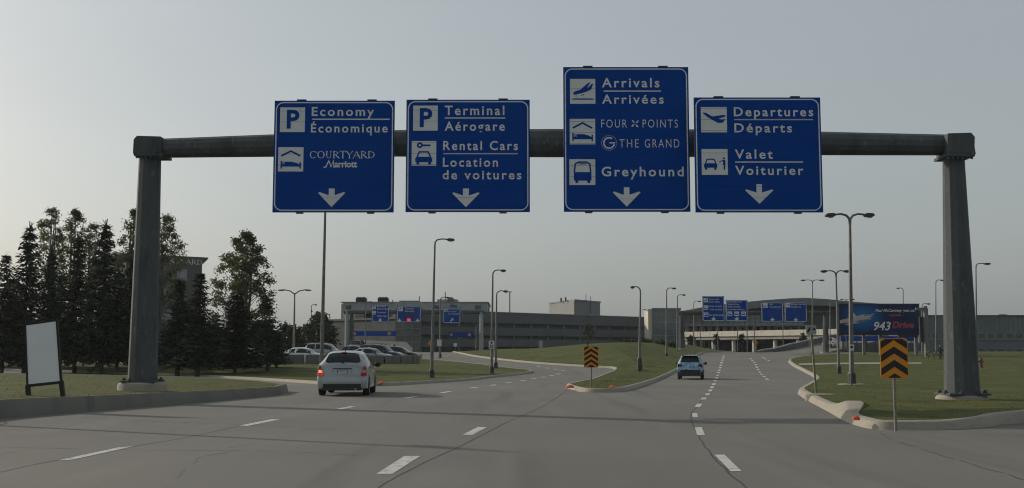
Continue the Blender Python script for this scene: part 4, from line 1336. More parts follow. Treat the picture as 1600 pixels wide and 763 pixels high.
    # wheels
    for wy in K['wheels']:
        for sg in (-1, 1):
            b = bmesh.new()
            w = .10
            pr = [(wr*.62, -w), (wr*.93, -w), (wr, -w*.6), (wr, w*.6), (wr*.93, w), (wr*.62, w)]
            Mx = Matrix.Translation((sg*(W - .125), cy(wy), wr)) @ Matrix.Rotation(pi/2, 4, 'Y')
            lathe(b, pr, 20)
            for v in b.verts: v.co = Mx @ v.co
            wh = link('wheel', b, M_RUBBER, t, smooth=True)
            b = bmesh.new()
            lathe(b, [(wr*.60, -.03), (wr*.63, .02), (wr*.5, .0), (wr*.15, .015)], 14)
            Mx = Matrix.Translation((sg*(W - .125 + .085), cy(wy), wr)) @ Matrix.Rotation(sg*pi/2, 4, 'Y')
            for v in b.verts: v.co = Mx @ v.co
            link('rim', b, M_RIM, wh, smooth=True)
    b = bmesh.new()
    zb = min(s_[2] for s_ in st)
    box(b, (0, cy(L*.5), zb + .13), (W*1.2, L*.86, .22)); link('underbody', b, M_TRIM, t)
    # mirrors
    for sg in (-1, 1):
        b = bmesh.new()
        ym = yb + .30
        lathe(b, [(.03, -.09), (.085, -.06), (.10, 0), (.085, .06), (.03, .09)], 10, (sg*(W + .10), cy(ym), val(ym)[3] + .05), sx=1.1, sy=.7)
        bar(b, (sg*(W*.93), cy(ym), val(ym)[3] + .02), (sg*(W + .06), cy(ym), val(ym)[3] + .03), .05, .05)
        link('mirror', b, M_TRIM, t, smooth=True)
    # rear details
    zt = st[3][3] if kind != 'sedan' else st[2][3]
    y_t = (.06 if kind != 'sedan' else .03)
    for sg in (-1, 1):
        b = bmesh.new()
        if kind == 'hatch':
            P_ = [(.81, .67), (.60, .655), (.625, .76), (.685, .86), (.70, .965), (.735, .99), (.775, .95), (.80, .83)]
            pts = [(sg*x, z) for x, z in P_]
        elif kind == 'suv':
            pts = [(sg*x, z) for x, z in ((.86, .86), (.56, .90), (.52, 1.0), (.62, 1.05), (.83, 1.06))]
        else:
            pts = [(sg*x, z) for x, z in ((.82, .68), (.50, .70), (.50, .84), (.80, .87))]
        if sg < 0: pts = pts[::-1]
        extrude_xz(b, pts, cy(y_t - .035), cy(y_t + .20))
        tl = link('tail_light', b, M_TAIL if not low_black else mat('tail_smoked', (.05, .012, .015), .2, 0, 0, 1), t)
        if detail and kind == 'hatch':
            b = bmesh.new()
            poly(b, [(sg*.64, .775), (sg*.785, .765), (sg*.775, .86), (sg*.69, .86)], cy(y_t - .040))
            link('lamp_band', b, M_TURN if (lit and sg < 0) else M_TAILW, tl)
            if lit and sg < 0:
                b = bmesh.new(); poly(b, [(sg*.615, .665), (sg*.80, .675), (sg*.79, .76), (sg*.64, .77)], cy(y_t - .0405)); link('lamp_band', b, M_BRAKE, tl)
        # headlamp at the front
        b = bmesh.new()
        box(b, (sg*W*.62, cy(L - .10), (st[-2][3] - .05)), (.30, .26, .13)); link('headlight', b, M_TAILW, t)
    hb = {'hatch': .72, 'suv': .62, 'sedan': .62}[kind]
    b = bmesh.new()
    yp = (.085 if kind == 'hatch' else .03)
    box(b, (0, cy(yp - .01), hb + .065), (.33, .03, .16)); pl = link('plate_frame', b, M_TRIM, t)
    b = bmesh.new(); box(b, (0, cy(yp - .03), hb + .065), (.29, .012, .125)); link('number_plate', b, M_PLATE, pl)
    b = bmesh.new()
    zv0, zv1 = (.185, .40) if kind == 'hatch' else ((.24, .68) if kind == 'suv' else (.24, .34))
    N = 12
    prof = []
    for i in range(N + 1):
        x = (2*i/N - 1) * W * (.80 if kind == 'hatch' else .93)
        e = abs(x) / W
        prof.append((x, -.012 + .07 * max(0, (e - .62) / .3)**2))
    lo = [b.verts.new((x*.96, cy(yy - .004), zv0)) for x, yy in prof]; hi = [b.verts.new((x, cy(yy), zv1)) for x, yy in prof]
    hi2 = [b.verts.new((x, cy(yy + .16), zv1 - .01)) for x, yy in prof]; lo2 = [b.verts.new((x*.93, cy(yy + .2), zv0)) for x, yy in prof]
    for i in range(N):
        b.faces.new([lo[i], lo[i+1], hi[i+1], hi[i]]); b.faces.new([hi[i], hi[i+1], hi2[i+1], hi2[i]]); b.faces.new([lo[i], lo[i+1], lo2[i+1], lo2[i]])
    link('bumper_valance', b, M_TRIM, t, smooth=True, ang=40)
    if detail:
        # shut lines of the tailgate, handle recess, wiper, aerial, exhaust
        b = bmesh.new()
        if kind == 'hatch':
            box(b, (0, cy(.055), .628), (1.18, .03, .012))
            box(b, (0, cy(.078), .905), (.62, .016, .022)); box(b, (-.315, cy(.082), .82), (.012, .016, .16)); box(b, (.315, cy(.082), .82), (.012, .016, .16))
        else: box(b, (0, cy(.04), .74), (1.3, .02, .012))
        link('tailgate_seam', b, M_TRIM, t)
        b = bmesh.new()
        zw = st[i0-1][4] + .03
        bar(b, (.02, cy(rb_ - .01), zw + .01), (-.36, cy(rb_ + .06), zw + .085), .02, .02); lathe(b, [(.03, -.02), (.03, .03)], 8, (.02, cy(rb_ - .0), zw))
        link('rear_wiper', b, M_TRIM, t)
        b = bmesh.new(); tube(b, [(0.04, cy(rt_ + .1), st[i0+1][4] + .02), (0.04, cy(rt_ - .08), st[i0+1][4] + .20)], [.012, .008], 6); link('aerial', b, M_TRIM, t)
        b = bmesh.new(); tube(b, [(.45, cy(-.03), .235), (.45, cy(.4), .25)], .032, 8); link('exhaust', b, M_RIM, t)
        b = bmesh.new()
        y2, z2 = (cy(st[i0+1][0] - .10), st[i0+1][4] + .01)
        hr = st[i0+1][5] * W
        lathe(b, [(.04, 0), (.03, .02)], 6, (0, y2 + .06, z2 + .01), sx=3)
        link('stop_lamp', b, M_TAIL, t)
        # door seams on both flanks
        for sg in (-1, 1):
            b = bmesh.new()
            for y in (yb + .38, ya + (yb - ya)*.42):
                pts = []
                for zf in (0.12, .35, .6, .85, 1.0):
                    r = ring(y); z = r[1][1] + (r[4][1] - r[1][1]) * zf
                    x = None
                    for (xa, za), (xb, zb2) in zip(r[1:4], r[2:5]):
                        if za <= z <= zb2 + 1e-6: x = xa + (xb - xa) * (z - za) / (zb2 - za)
                    pts.append((sg*((x or r[4][0]) + .001), cy(y), z))
                for p_, q_ in zip(pts[:-1], pts[1:]): bar(b, p_, q_, .010, .010)
            link('door_seam', b, M_TRIM, t)
    if kind == 'suv':
        for sg in (-1, 1):
            b = bmesh.new(); zr = st[6][4] + .07
            tube(b, [(sg*W*.58, cy(.55), zr - .06), (sg*W*.58, cy(.7), zr), (sg*W*.58, cy(2.2), zr + .02), (sg*W*.58, cy(2.4), zr - .05)], .025, 6); link('roof_rail', b, M_TRIM, t)
        b = bmesh.new(); box(b, (0, cy(.36), st[5][4] + .03), (W*1.2, .3, .03)); link('spoiler', b, M_TRIM if low_black else paintm, t)
    return t

p = gnd(534, 619.5)
yaw = R(2.5)
hc = car('hatch', 'silver three-door hatchback driving away in the left lane with its left tail lamp lit', (0, 0, 0), yaw, paint('silver_paint', (.31, .345, .355)), detail=True, lit=True)
rear = Vector((p.x, p.y)); fw = Vector((-sin(yaw), cos(yaw)))
c = rear + fw * (4.05/2 + .0)
hc.location = (c.x, c.y, g(c.y) + .004)
p = gnd(1078.5, 593.6)
sv = car('suv', 'blue and white patterned crossover driving away beside the middle island', (0, 0, 0), R(-11.0), paint('blue_wrap', (.045, .17, .32), pattern=(.33, .50, .60)), detail=True, low_black=True, scale=.865)
fw = Vector((sin(R(11)), cos(R(11))))
c = Vector((p.x, p.y)) + fw * 1.86
sv.location = (c.x, c.y, g(c.y) + .004)
sv.rotation_euler.x = math.atan((g(c.y + 1.2) - g(c.y - 1.2)) / 2.4)
# white slogan strip on the rear glass: unreadable in the photo, so plain marks
PK = 'cars parked behind the concrete blocks'
def park(kind, label, u, Y, hd, m, h=.0, **kw):
    x = (u - 800) / FPX * Y
    o = car(kind, label, (x, Y, g(Y) + h + .004), R(hd), m, kw.pop('group', PK), **kw)
    return o
M_PW, M_PS, M_PR, M_PK, M_PN = paint('white_paint', (.62, .63, .62)), paint('grey_paint', (.30, .32, .33)), paint('red_paint', (.22, .012, .012)), paint('black_paint', (.012, .013, .015)), paint('navy_paint', (.014, .020, .034))
park('sedan', 'white sedan parked side on behind the longest concrete block', 474, 96.5, -92, M_PW)
park('suv', 'silver crossover parked just behind the pole left of the hatchback', 512, 104, -95, M_PS)
park('sedan', 'red car parked left of the white sedan, half behind the small spruce', 432, 100, -88, M_PR)
park('sedan', 'white car at the left end of the parked row, behind spruce trunks', 385, 99, -91, M_PW)
park('sedan', 'black sedan parked behind the roof of the hatchback', 556, 103, -98, M_PK)
park('suv', 'navy crossover parked nose to the right behind the concrete blocks', 597, 97.5, -104, M_PN)
park('sedan', 'black car at the right end of the parked row, nose past the blocks', 620, 101, -100, M_PK)
park('sedan', 'grey car parked between the black sedan and the navy crossover', 578, 95.5, -102, M_PS)
park('suv', 'dark pickup-sized car driving out past the left far gantry column', 558, 150, 176, M_PK, group='cars seen far off on the roads')
park('suv', 'white car on the ramp half behind the far right gantry column', 1297, 153, -30, M_PW, h=.50, scale=.9, group='cars seen far off on the roads')
park('sedan', 'dark car in the lot behind the spruce trunks on the left', 330, 103, -90, M_PN)

# concrete blocks that close the car park
for i, (u0, u1) in enumerate(((252, 300), (302, 356), (358, 416), (418, 474.5), (478, 528), (530, 576), (577, 600.5), (601.5, 626.5), (627.5, 645), (646, 656))):
    Y = lot - 1.2 + (0 if i < 6 else .3)
    a, c = at(u0, 571, Y), at(u1, 571, Y)
    w = c.x - a.x
    LB = ['hidden behind two spruces, farthest left', 'behind the spruce trunks, second from the left', 'left of the small spruce', 'in front of the white sedan', 'left of the tall pole', 'behind the silver hatchback', 'just right of the hatchback roof', 'in front of the navy crossover', 'third from the right end of its row', 'shortest, at the right end of its row']
    b = bmesh.new()
    hgt = .80 if i < 6 else .72
    extrude_xz(b, [(-w/2, -.2), (w/2, -.2), (w/2 - .03, hgt), (-w/2 + .03, hgt)], -.28, .28)
    bmesh.ops.bevel(b, geom=[e for e in b.edges], offset=.03, segments=1, affect='EDGES')
    o = link('concrete_block', b, M_BARRIER)
    o.location = ((a.x + c.x)/2, Y, g(Y) + .1)
    tag(o, 'grey concrete block ' + LB[i], 'concrete block', 'concrete blocks in front of the car park')

# fire hydrant, picnic table, seated person on the right lawn
p = gnd(1533, 573.5, .2)
t = thing('fire_hydrant', 'dull red fire hydrant beside the lamp right of the big column', 'hydrant', p)
M_HYD = mat('hydrant_red', (.085, .028, .018), .6, 0, .3, 6)
b = bmesh.new(); lathe(b, [(.17, -.2), (.17, .04), (.11, .06), (.11, .50), (.15, .52), (.15, .56), (.12, .60), (.10, .68), (.04, .73)], 14); link('barrel', b, M_HYD, t, smooth=True)
for a in (0, pi, pi*1.5):
    b = bmesh.new(); tube(b, [(cos(a)*.08, sin(a)*.08, .42), (cos(a)*.22, sin(a)*.22, .42)], .055, 8); link('nozzle', b, M_HYD, t)
b = bmesh.new(); tube(b, [(0, 0, .70), (0, 0, .80)], .03, 5); link('operating_nut', b, M_HYD, t)
Y = 104; p = at(1464, 566, Y); p.z = topD(p.x, p.y)
t = thing('picnic_table', 'dark picnic table on the lawn left of the big right column', 'table', p, R(8))
M_TBL = mat('dark_table', (.035, .03, .025), .7, 0, .2, 6)
b = bmesh.new()
for k in range(5): box(b, (0, -.30 + .15*k, .75), (1.8, .14, .04))
link('table_top', b, M_TBL, t)
for sg in (-1, 1):
    b = bmesh.new(); box(b, (0, sg*.70, .45), (1.8, .24, .04)); link('bench', b, M_TBL, t)
    b = bmesh.new(); bar(b, (sg*.6, -.6, 0), (sg*.6, -.15, .73), .07, .07); bar(b, (sg*.6, .6, 0), (sg*.6, .15, .73), .07, .07); bar(b, (sg*.6, -.75, .41), (sg*.6, .75, .41), .06, .06); link('trestle', b, M_TBL, t)
# seated figure
def person(label, loc, rz):
    J = [((0, 0, .50), .15), ((0, .02, .70), .15), ((0, .03, .92), .17), ((0, .02, 1.04), .08), ((0, .0, 1.12), .06), ((0, -.02, 1.22), .095), ((0, -.02, 1.30), .085)]
    E = [(i, i+1) for i in range(6)]
    def chain(start, pts):
        k = start
        for p_, r_ in pts:
            J.append((p_, r_)); E.append((k, len(J) - 1)); k = len(J) - 1
    for sg in (-1, 1):
        chain(0, [((sg*.10, -.10, .50), .10), ((sg*.13, -.42, .50), .075), ((sg*.13, -.44, .10), .05), ((sg*.13, -.56, .05), .04)])
        chain(2, [((sg*.20, .02, .97), .07), ((sg*.25, -.06, .72), .05), ((sg*.20, -.30, .66), .038), ((sg*.17, -.40, .68), .035)])
    me = bpy.data.meshes.new('person')
    me.from_pydata([j[0] for j in J], E, [])
    o = bpy.data.objects.new('person', me); COL.objects.link(o)
    md = o.modifiers.new('skin', 'SKIN')
    for i, v in enumerate(me.skin_vertices[0].data): v.radius = (J[i][1], J[i][1]); v.use_root = i == 0
    o.modifiers.new('sub', 'SUBSURF').levels = 1; o.modifiers['sub'].render_levels = 1
    me.materials.append(mat('dark_clothes', (.02, .02, .022), .8, 0, .2, 6))
    o.location = loc; o.rotation_euler = (0, 0, rz)
    tag(o, label, 'person')
    b = bmesh.new(); lathe(b, [(.05, -.12), (.11, -.06), (.115, .02), (.08, .09), (.02, .12)], 12, (0, .005, 1.30)); link('hair', b, M_BLACK, o, smooth=True)
    b = bmesh.new(); lathe(b, [(.03, -.09), (.085, -.03), (.09, .03), (.05, .09)], 10, (0, -.06, 1.25), sy=.8); link('face', b, mat('skin', (.35, .20, .14), .6, 0, .1, 6), o, smooth=True)
person('person in dark clothes sitting on the picnic table bench', (p.x + .62, p.y + .70, p.z - .02), R(0))
# ------------------------------------------------------------------ buildings
class Bld:
    """front wall between two photo columns; local x along the wall, y away from the viewer, z up from the ground"""
    def __init__(s, name, label, cat, u0, Y0, u1, Y1, group=None):
        A = Vector(((u0-800)/FPX*Y0, Y0)); B = Vector(((u1-800)/FPX*Y1, Y1))
        s.A, s.B = A, B
        s.w = (B - A).length; s.rz = atan2(B.y - A.y, B.x - A.x)
        s.z0 = g(min(Y0, Y1))
        s.root = thing(name, label, cat, (A.x, A.y, s.z0), s.rz, group)
        s.Y0, s.Y1, s.u0, s.u1 = Y0, Y1, u0, u1
    def X(s, u):
        # intersect the vertical plane of column u with the wall
        k = (u - 800) / FPX
        d = s.B - s.A
        f = (k * s.A.y - s.A.x) / (d.x - k * d.y)
        return f * s.w
    def Z(s, v, u=None):
        Y = s.Y0 if u is None else s.A.y + (s.B.y - s.A.y) * s.X(u) / s.w
        return at(800, v, Y).z - s.z0
    def part(s, name, x0, x1, z0, z1, y0, y1, m, parent=None):
        b = bmesh.new()
        box(b, ((x0+x1)/2, (y0+y1)/2, (z0+z1)/2), (x1-x0, y1-y0, z1-z0))
        return link(name, b, m, parent or s.root)
    def grid(s, name, x0, x1, z0, z1, nx, nz, y, m, t=.12, parent=None):
        b = bmesh.new()
        for i in range(nx + 1): x = x0 + (x1-x0)*i/nx; box(b, (x, y, (z0+z1)/2), (t, .08, z1-z0))
        for j in range(nz + 1): z = z0 + (z1-z0)*j/nz; box(b, ((x0+x1)/2, y - .045, z), (x1-x0, .08, t))
        return link(name, b, m, parent or s.root)

# hotel far left
B = Bld('hotel_building', 'dark hotel block with a flared cornice and lettering, far behind the spruces', 'building', 196, 158, 318, 165)
M_HOTEL = layered('hotel_render', (.075, .080, .078), [(.3, 4, .45, .7, (.06, .065, .063), .6, U1)], rough=.85, bump=.05)
hz1 = B.Z(397); 
B.part('wall', 0, B.w - .35, -.5, hz1 - 1.0, 0, 14, M_HOTEL)
b = bmesh.new()
lo = [(-.2, -.02), (B.w - .30, -.02), (B.w - .30, 14.3), (-.2, 14.3)]; hi = [(-1, -.05), (B.w + .55, -.05), (B.w + .55, 15), (-1, 15)]
v0 = [b.verts.new((x, y, hz1 - 1.0)) for x, y in lo]; v1 = [b.verts.new((x, y, hz1 - .12)) for x, y in hi]; v2 = [b.verts.new((x, y, hz1 + .1)) for x, y in hi]
for a_, c_ in ((v0, v1), (v1, v2)):
    for k in range(4): b.faces.new([a_[k], a_[(k+1) % 4], c_[(k+1) % 4], c_[k]])
b.faces.new(v2); b.faces.new(v0[::-1])
link('cornice', b, M_HOTEL, B.root)
b = bmesh.new(); serif_word(b, 'COURTYARD', B.X(234), B.X(314.5), B.Z(408.5), B.Z(400.5) - B.Z(408.5), -.16, SW)
link('lettering', b, mat('hotel_letters', (.50, .52, .50), .5, 0, .05, 3), B.root)
for r_ in range(4):
    for u in (205, 222, 262, 283):
        x = B.X(u); z1 = B.Z(417) - r_*3.0
        f = B.part('window', x - .75, x + .75, z1 - 1.7, z1, -.04, .1, M_MULL)
        B.part('pane', x - .68, x + .68, z1 - 1.63, z1 - .07, -.055, -.03, mat('hotel_pane', (.16, .18, .18), .2, 0, .3, .5), f)

# annex with cream walls
B = Bld('office_building', 'cream and grey office block with rooftop fans behind the left far gantry', 'building', 536, 182, 762, 182)
zt, zm_ = B.Z(473.5), B.Z(488)
M_CLAD = mat('pale_grey_cladding', (.27, .29, .29), .5, .1, .12, .4)
M_BROWN = mat('brown_pier', (.20, .17, .13), .8, 0, .12, .6)
B.part('wall', 0, B.X(566), -.5, zm_, 0, 12, M_CREAM)
B.part('rear_wall', B.X(566), B.w, -.5, zm_, 14, 18, M_CREAM)
B.part('upper_storey', 0, B.w, zm_ + .003, zt, -.15, 18, M_CLAD)
B.part('side_panel', -.28, -.02, -.5, zt - .2, .0, 18, mat('sunlit_side_precast', (.40, .38, .34), .85, 0, .1, .5))
B.part('roof_edge', -.3, B.w + .2, zt + .002, zt + .18, -.3, 18, M_MULL)
for u0, u1 in ((540.5, 550), (676, 687), (703, 715), (742, 752)):
    f = B.part('window', B.X(u0), B.X(u1), B.Z(484), B.Z(477), -.22, -.1, M_MULL)
    B.part('pane', B.X(u0) + .08, B.X(u1) - .08, B.Z(483.4), B.Z(477.6), -.24, -.2, M_GLASSD, f)
for u0, u1, v0, v1 in ((537.5, 553, 507, 512),):
    f = B.part('window', B.X(u0), B.X(u1), B.Z(v1), B.Z(v0), -.06, .1, M_MULL)
    B.part('pane', B.X(u0) + .1, B.X(u1) - .1, B.Z(v1) + .1, B.Z(v0) - .1, -.08, -.04, M_GLASSD, f)
B.part('pier', B.X(556.5), B.X(570), -.5, zm_ - .003, -.5, .2, M_BROWN)
W_ = Bld('office_wing', 'sunlit cream wing with a dark strip window, angled behind the left far signs', 'building', 557, 202, 650, 171)
W_.part('wall', 0, W_.w, -.5, 8.1 - W_.z0, 0, 3.5, M_CREAM)
for k in range(7):
    x0 = W_.w * (.14 + .12*k); f = W_.part('window', x0, x0 + W_.w*.112, 5.95 - W_.z0, 6.75 - W_.z0, -.05, .1, M_MULL)
    W_.part('pane', x0 + .08, x0 + W_.w*.112 - .08, 6.02 - W_.z0, 6.68 - W_.z0, -.08, -.03, M_GLASSD, f)
W_.part('ledge', 0, W_.w, 4.0 - W_.z0, 4.12 - W_.z0, -.08, 0, M_CREAM)
for u in (563, 597.5):
    for k in (-1, 0, 1):
        b = bmesh.new()
        x = B.X(u) + k * .50
        tube(b, [(x, 1.0, zt + .62), (x, 1.9, zt + .62)], .44, 14)
        bx = link('rooftop_fan', b, M_MULL, B.root)
        b = bmesh.new(); tube(b, [(x, .93, zt + .62), (x, .99, zt + .62)], .30, 12); link('fan_grille', b, M_BLACK, bx)
    b = bmesh.new(); box(b, (B.X(u), 1.5, zt + .28), (1.8, 1.0, .4)); link('fan_stand', b, M_POLED, B.root)
B.part('roof_house', B.X(682), B.X(713.5), zt, B.Z(467), 2, 8, M_CLAD)
b = bmesh.new(); tube(b, [(B.X(703.5), 1.6, B.Z(469.5)), (B.X(703.5), 2.02, B.Z(469.5))], .62, 16); link('roof_vent', b, M_PANEL, B.root)
for u, v in ((652, 461.5), (693.5, 455), (609.5, 467)):
    b = bmesh.new(); tube(b, [(B.X(u), 4, zt), (B.X(u), 4, B.Z(v))], .09, 6); link('roof_mast', b, M_POLE, B.root)
# glass stair tower
B = Bld('glass_tower', 'glass stair tower with pale mullions at the left end of the parkade', 'building', 618.5, 164, 657, 164)
zt = B.Z(472)
B.part('glazing', .1, B.w - .1, -.5, zt - .9, .1, 9, M_GLASST)
B.part('roof', -.1, B.w + .1, zt - .9, zt, -.15, 9.2, mat('pale_teal_fascia', (.26, .30, .30), .5, .1, .1, .6))
B.grid('mullions', 0, B.w, -.5, zt - .95, 3, 7, .04, M_MULL, .10)
b = bmesh.new(); box(b, (B.w*.5, 3, zt + .12), (B.w*.8, 3, .3)); link('roof_unit', b, M_MULL, B.root)
# parkade
B = Bld('parkade_building', 'long dark concrete parkade with level bands behind the grass mound', 'building', 657.5, 166, 1020, 206)
zt = B.Z(487.2, 740)
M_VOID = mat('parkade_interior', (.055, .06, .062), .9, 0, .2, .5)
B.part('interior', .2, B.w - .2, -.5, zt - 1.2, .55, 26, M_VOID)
B.part('deck', 0, B.w, zt - 1.25, zt - .95, .3, 28, M_PANEL)
for z0, z1 in ((zt - 1.75, zt), (zt - 3.75, zt - 2.45), (zt - 5.6, zt - 4.35)):
    B.part('panel_band', 0, B.w, z0, z1, 0, .3, M_PANEL)
n = 14
for k in range(n + 1):
    x = B.w * k / n
    x = min(max(x, .3), B.w - .3)
    B.part('column', x - .28, x + .28, -.5, zt - .4, .05 + .3, .8, mat('parkade_column', (.12, .122, .12), .85, 0, .15, .6))
B.part('end_wall', B.X(960), B.w, -.5, zt - .02, -.06, .29, mat('flush_panel', (.078, .082, .083), .85, 0, .12, .5)) if False else None
B.part('coping', -.1, B.w + .1, zt + .002, zt + .10, -.06, .36, M_MULL)
for u, v, du in ((848, 453.5, 4.5), (800, 470, 0), (814.5, 472.5, 0), (952, 487, 3), (757, 474, 4)):
    b = bmesh.new(); x = B.X(u); zz = B.Z(v, u)
    tube(b, [(x, 8, zt - 1), (x, 8, zz)], .11, 6)
    if du: box(b, (x, 8, zz), (du*2*.105, .3, .12))
    link('deck_lamp', b, M_POLE, B.root)
# penthouse on the parkade roof
C_ = Vector(((897-800)/FPX*188, 188))
h1 = Bld('rooftop_house', 'grey boxy plant room on the parkade roof with one sunlit side', 'building', 897, 192, 937.5, 201)
za, zb = at(897, 494, 192).z - h1.z0, at(897, 470, 192).z - h1.z0
Lf = Vector(((858-800)/FPX*205, 205)) - h1.A
d = (h1.B - h1.A).normalized(); nrm = Vector((-d.y, d.x))
xl, yl = Lf.dot(d), Lf.dot(nrm)
b = bmesh.new()
base = [(0, 0), (h1.w, 0), (h1.w + xl, yl), (xl, yl)]
v0 = [b.verts.new((x, y, za - 2.2)) for x, y in base]; v1 = [b.verts.new((x, y, zb)) for x, y in base]
for k in range(4): b.faces.new([v0[k], v0[(k+1) % 4], v1[(k+1) % 4], v1[k]])
b.faces.new(v1)
M_RIB = mat('ribbed_cladding', (.16, .165, .165), .6, .1, .25, 2.2, stretch=(6, 6, .02))
link('wall', b, M_RIB, h1.root)
b = bmesh.new()
base = [(-.1, -.15), (h1.w + .15, -.15), (h1.w + xl, yl + .15), (xl - .15, yl + .1)]
v0 = [b.verts.new((x, y, zb + .003)) for x, y in base]; v1 = [b.verts.new((x, y, zb + .25)) for x, y in base]
for k in range(4): b.faces.new([v0[k], v0[(k+1) % 4], v1[(k+1) % 4], v1[k]])
b.faces.new(v1); b.faces.new(v0[::-1])
link('coping', b, M_MULL, h1.root)
for fx in (.62, .80):
    b = bmesh.new(); tube(b, [(xl*(1-fx)*1.0 + .3, yl*(1-fx) + .8, zb), (xl*(1-fx) + .3, yl*(1-fx) + .8, zb + .75)], .16, 8); link('vent_pipe', b, M_POLED, h1.root)
for fx, hh_ in ((.40, 1.3), (.58, 1.05)):
    b = bmesh.new(); tube(b, [(h1.w*fx, -.25, zb - 2.2 if fx > .5 else zb), (h1.w*fx, -.25, zb + hh_)], .06, 6); link('aerial', b, M_POLE, h1.root)
b = bmesh.new(); box(b, (h1.w*.58, -.35, za + .2), (.5, .3, .5)); link('wall_lamp', b, M_LENS, h1.root)
# second glass tower
B = Bld('glass_tower', 'glass stair tower at the right end of the parkade beside the terminal', 'building', 1019.5, 188, 1063, 188)
zt = B.Z(481.5)
B.part('glazing', .1, B.w - .1, -.5, zt - .25, .1, 9, M_GLASST)
B.part('roof', -.1, B.w + .1, zt - .25, zt, -.15, 9.2, M_MULL)
B.grid('mullions', 0, B.w, -.5, zt - .3, 4, 7, .04, M_MULL, .10)
B.part('lift_shaft', B.X(1013), -.05, -.5, zt - .15, .6, 6, M_CREAM)
b = bmesh.new(); bar(b, (B.X(1013), 1, zt - .35), (B.X(1005), .6, zt - .25), .5, .12); link('canopy', b, M_POLED, B.root)
# terminal with curved roof
B = Bld('terminal_building', 'airport terminal with a long low curved roof and glazed front behind the bridge', 'building', 1050, 224, 1445, 224)
XZ = lambda pts: [(B.X(u), B.Z(v)) for u, v in pts]
top = [(1036, 490.5), (1064, 486.8), (1100, 480), (1140, 475.2), (1185, 471), (1225, 468.2), (1248, 467.3), (1280, 469.2), (1312, 472.5), (1350, 475.5), (1392, 478.3), (1412, 480)]
bot = [(1412, 484), (1312, 481), (1250, 478.5), (1185, 481.5), (1120, 489), (1064, 493), (1036, 493)]
b = bmesh.new(); extrude_xz(b, XZ(top + bot), -5, 40); link('roof', b, M_ROOF, B.root)
B.part('louvre_wall', B.X(1054), B.X(1256), B.Z(508), B.Z(488), .5, 30, M_LOUVRE)
B.grid('louvre_frame', B.X(1054), B.X(1256), B.Z(508), B.Z(489), 24, 4, .42, M_MULL, .10)
B.part('glazing', B.X(1054), B.X(1256), -1, B.Z(508) - .003, 1.0, 30, M_GLASSD)
B.part('side_hall', B.X(1256), B.X(1450), -1, B.Z(481.8), .2, 30, mat('dark_green_cladding', (.066, .078, .076), .6, .1, .15, .4))
B.part('canopy', B.X(1054), B.X(1250), B.Z(510.5), B.Z(508.2), -4, .4, M_ROOF)
for k in range(17):
    u = 1060 + k*11.6
    x = B.X(u)
    b = bmesh.new(); tube(b, [(x, -.6, -1), (x, -.6, B.Z(510.5))], .30, 8); link('column', b, mat('terminal_column', (.38, .39, .38), .6, 0, .1, 1), B.root)
# right glass hall
B = Bld('glass_hall', 'low teal glass and metal hall with two window strips at the right edge', 'building', 1437, 168, 1668, 168)
zt = B.Z(494.2)
M_TEAL = mat('teal_metal_panel', (.092, .118, .124), .4, .1, .12, .25, spec=.5)
B.part('wall', 0, B.w, -.5, zt, 0, 20, M_TEAL)
B.part('roof_edge', -.2, B.w + .2, zt + .002, zt + .16, -.2, 20, mat('dark_fascia', (.05, .055, .056), .5, 0, .1, 1))
for v0, v1, cnt in ((520.5, 529, 16), (545, 556, 16)):
    for k in range(cnt):
        x0 = B.w * k / cnt + .18; x1 = B.w * (k+1) / cnt - .12
        f = B.part('window', x0, x1, max(-.2, B.Z(v1)), B.Z(v0), -.05, .1, M_MULL)
        B.part('pane', x0 + .1, x1 - .1, max(-.15, B.Z(v1) + .08), B.Z(v0) - .08, -.07, -.03, M_GLASSD, f)
B.part('ledge', 0, B.w, B.Z(531.2), B.Z(529.6), -.25, 0, M_MULL)
b = bmesh.new()
for k in range(33): box(b, (B.w*k/32, -.015, (B.Z(519) + zt)/2), (.05, .03, zt - B.Z(519)))
link('panel_joints', b, mat('panel_joint_grey', (.065, .085, .09), .5, 0, .1, 1), B.root)
for u, v in ((1534, 480), (1579, 491)):
    b = bmesh.new(); tube(b, [(B.X(u), 3, zt), (B.X(u), 3, B.Z(v))], .10, 6)
    if u > 1570: box(b, (B.X(u), 3, B.Z(v)), (1.2, .3, .12))
    link('roof_mast', b, M_POLE, B.root)
# low pale wall by the parkade entrance
B = Bld('concrete_wall', 'low cream concrete wall with a sloping end before the left glass tower', 'wall', 566, 156, 645, 156)
b = bmesh.new(); extrude_xz(b, [(0, -.5), (B.w, -.5), (B.w, .55), (B.X(635), B.Z(534.5)), (0, B.Z(531.5))], 0, .35); link('wall', b, M_CREAM, B.root)
# blue clearance banners over the parkade entries
for lab, u0, u1, v0, v1, Y, wd in (('blue banner with two amber discs under the left far gantry', 551, 619, 517.5, 525.5, 158.5, 'P Parking'), ('blue banner with two amber discs on the parkade wall', 700, 739, 519, 527, 164, None)):
    s = Sign('clearance_banner', lab, 'banner', u0, u1, v0, v1, Y, 'blue banners at the parkade entries', thick=.15)
    s.panel()
    for u in ((554, 608) if Y < 160 else (705, 733.5)):
        b = bmesh.new(); disc(b, s.X(u), s.Z((v0+v1)/2), 2.6*s.kx, -.02); link('amber_disc', b, M_SBR, s.root)
    if Y < 160:
        for u in (552, 618):
            b = bmesh.new(); x = s.X(u); bar(b, (x, .2, -(at(0, v1, Y).z - g(Y)) - .4), (x, .2, s.h), .2, .2); link('leg', b, M_POLE, s.root)
    else:
        s.root.location.y -= 0
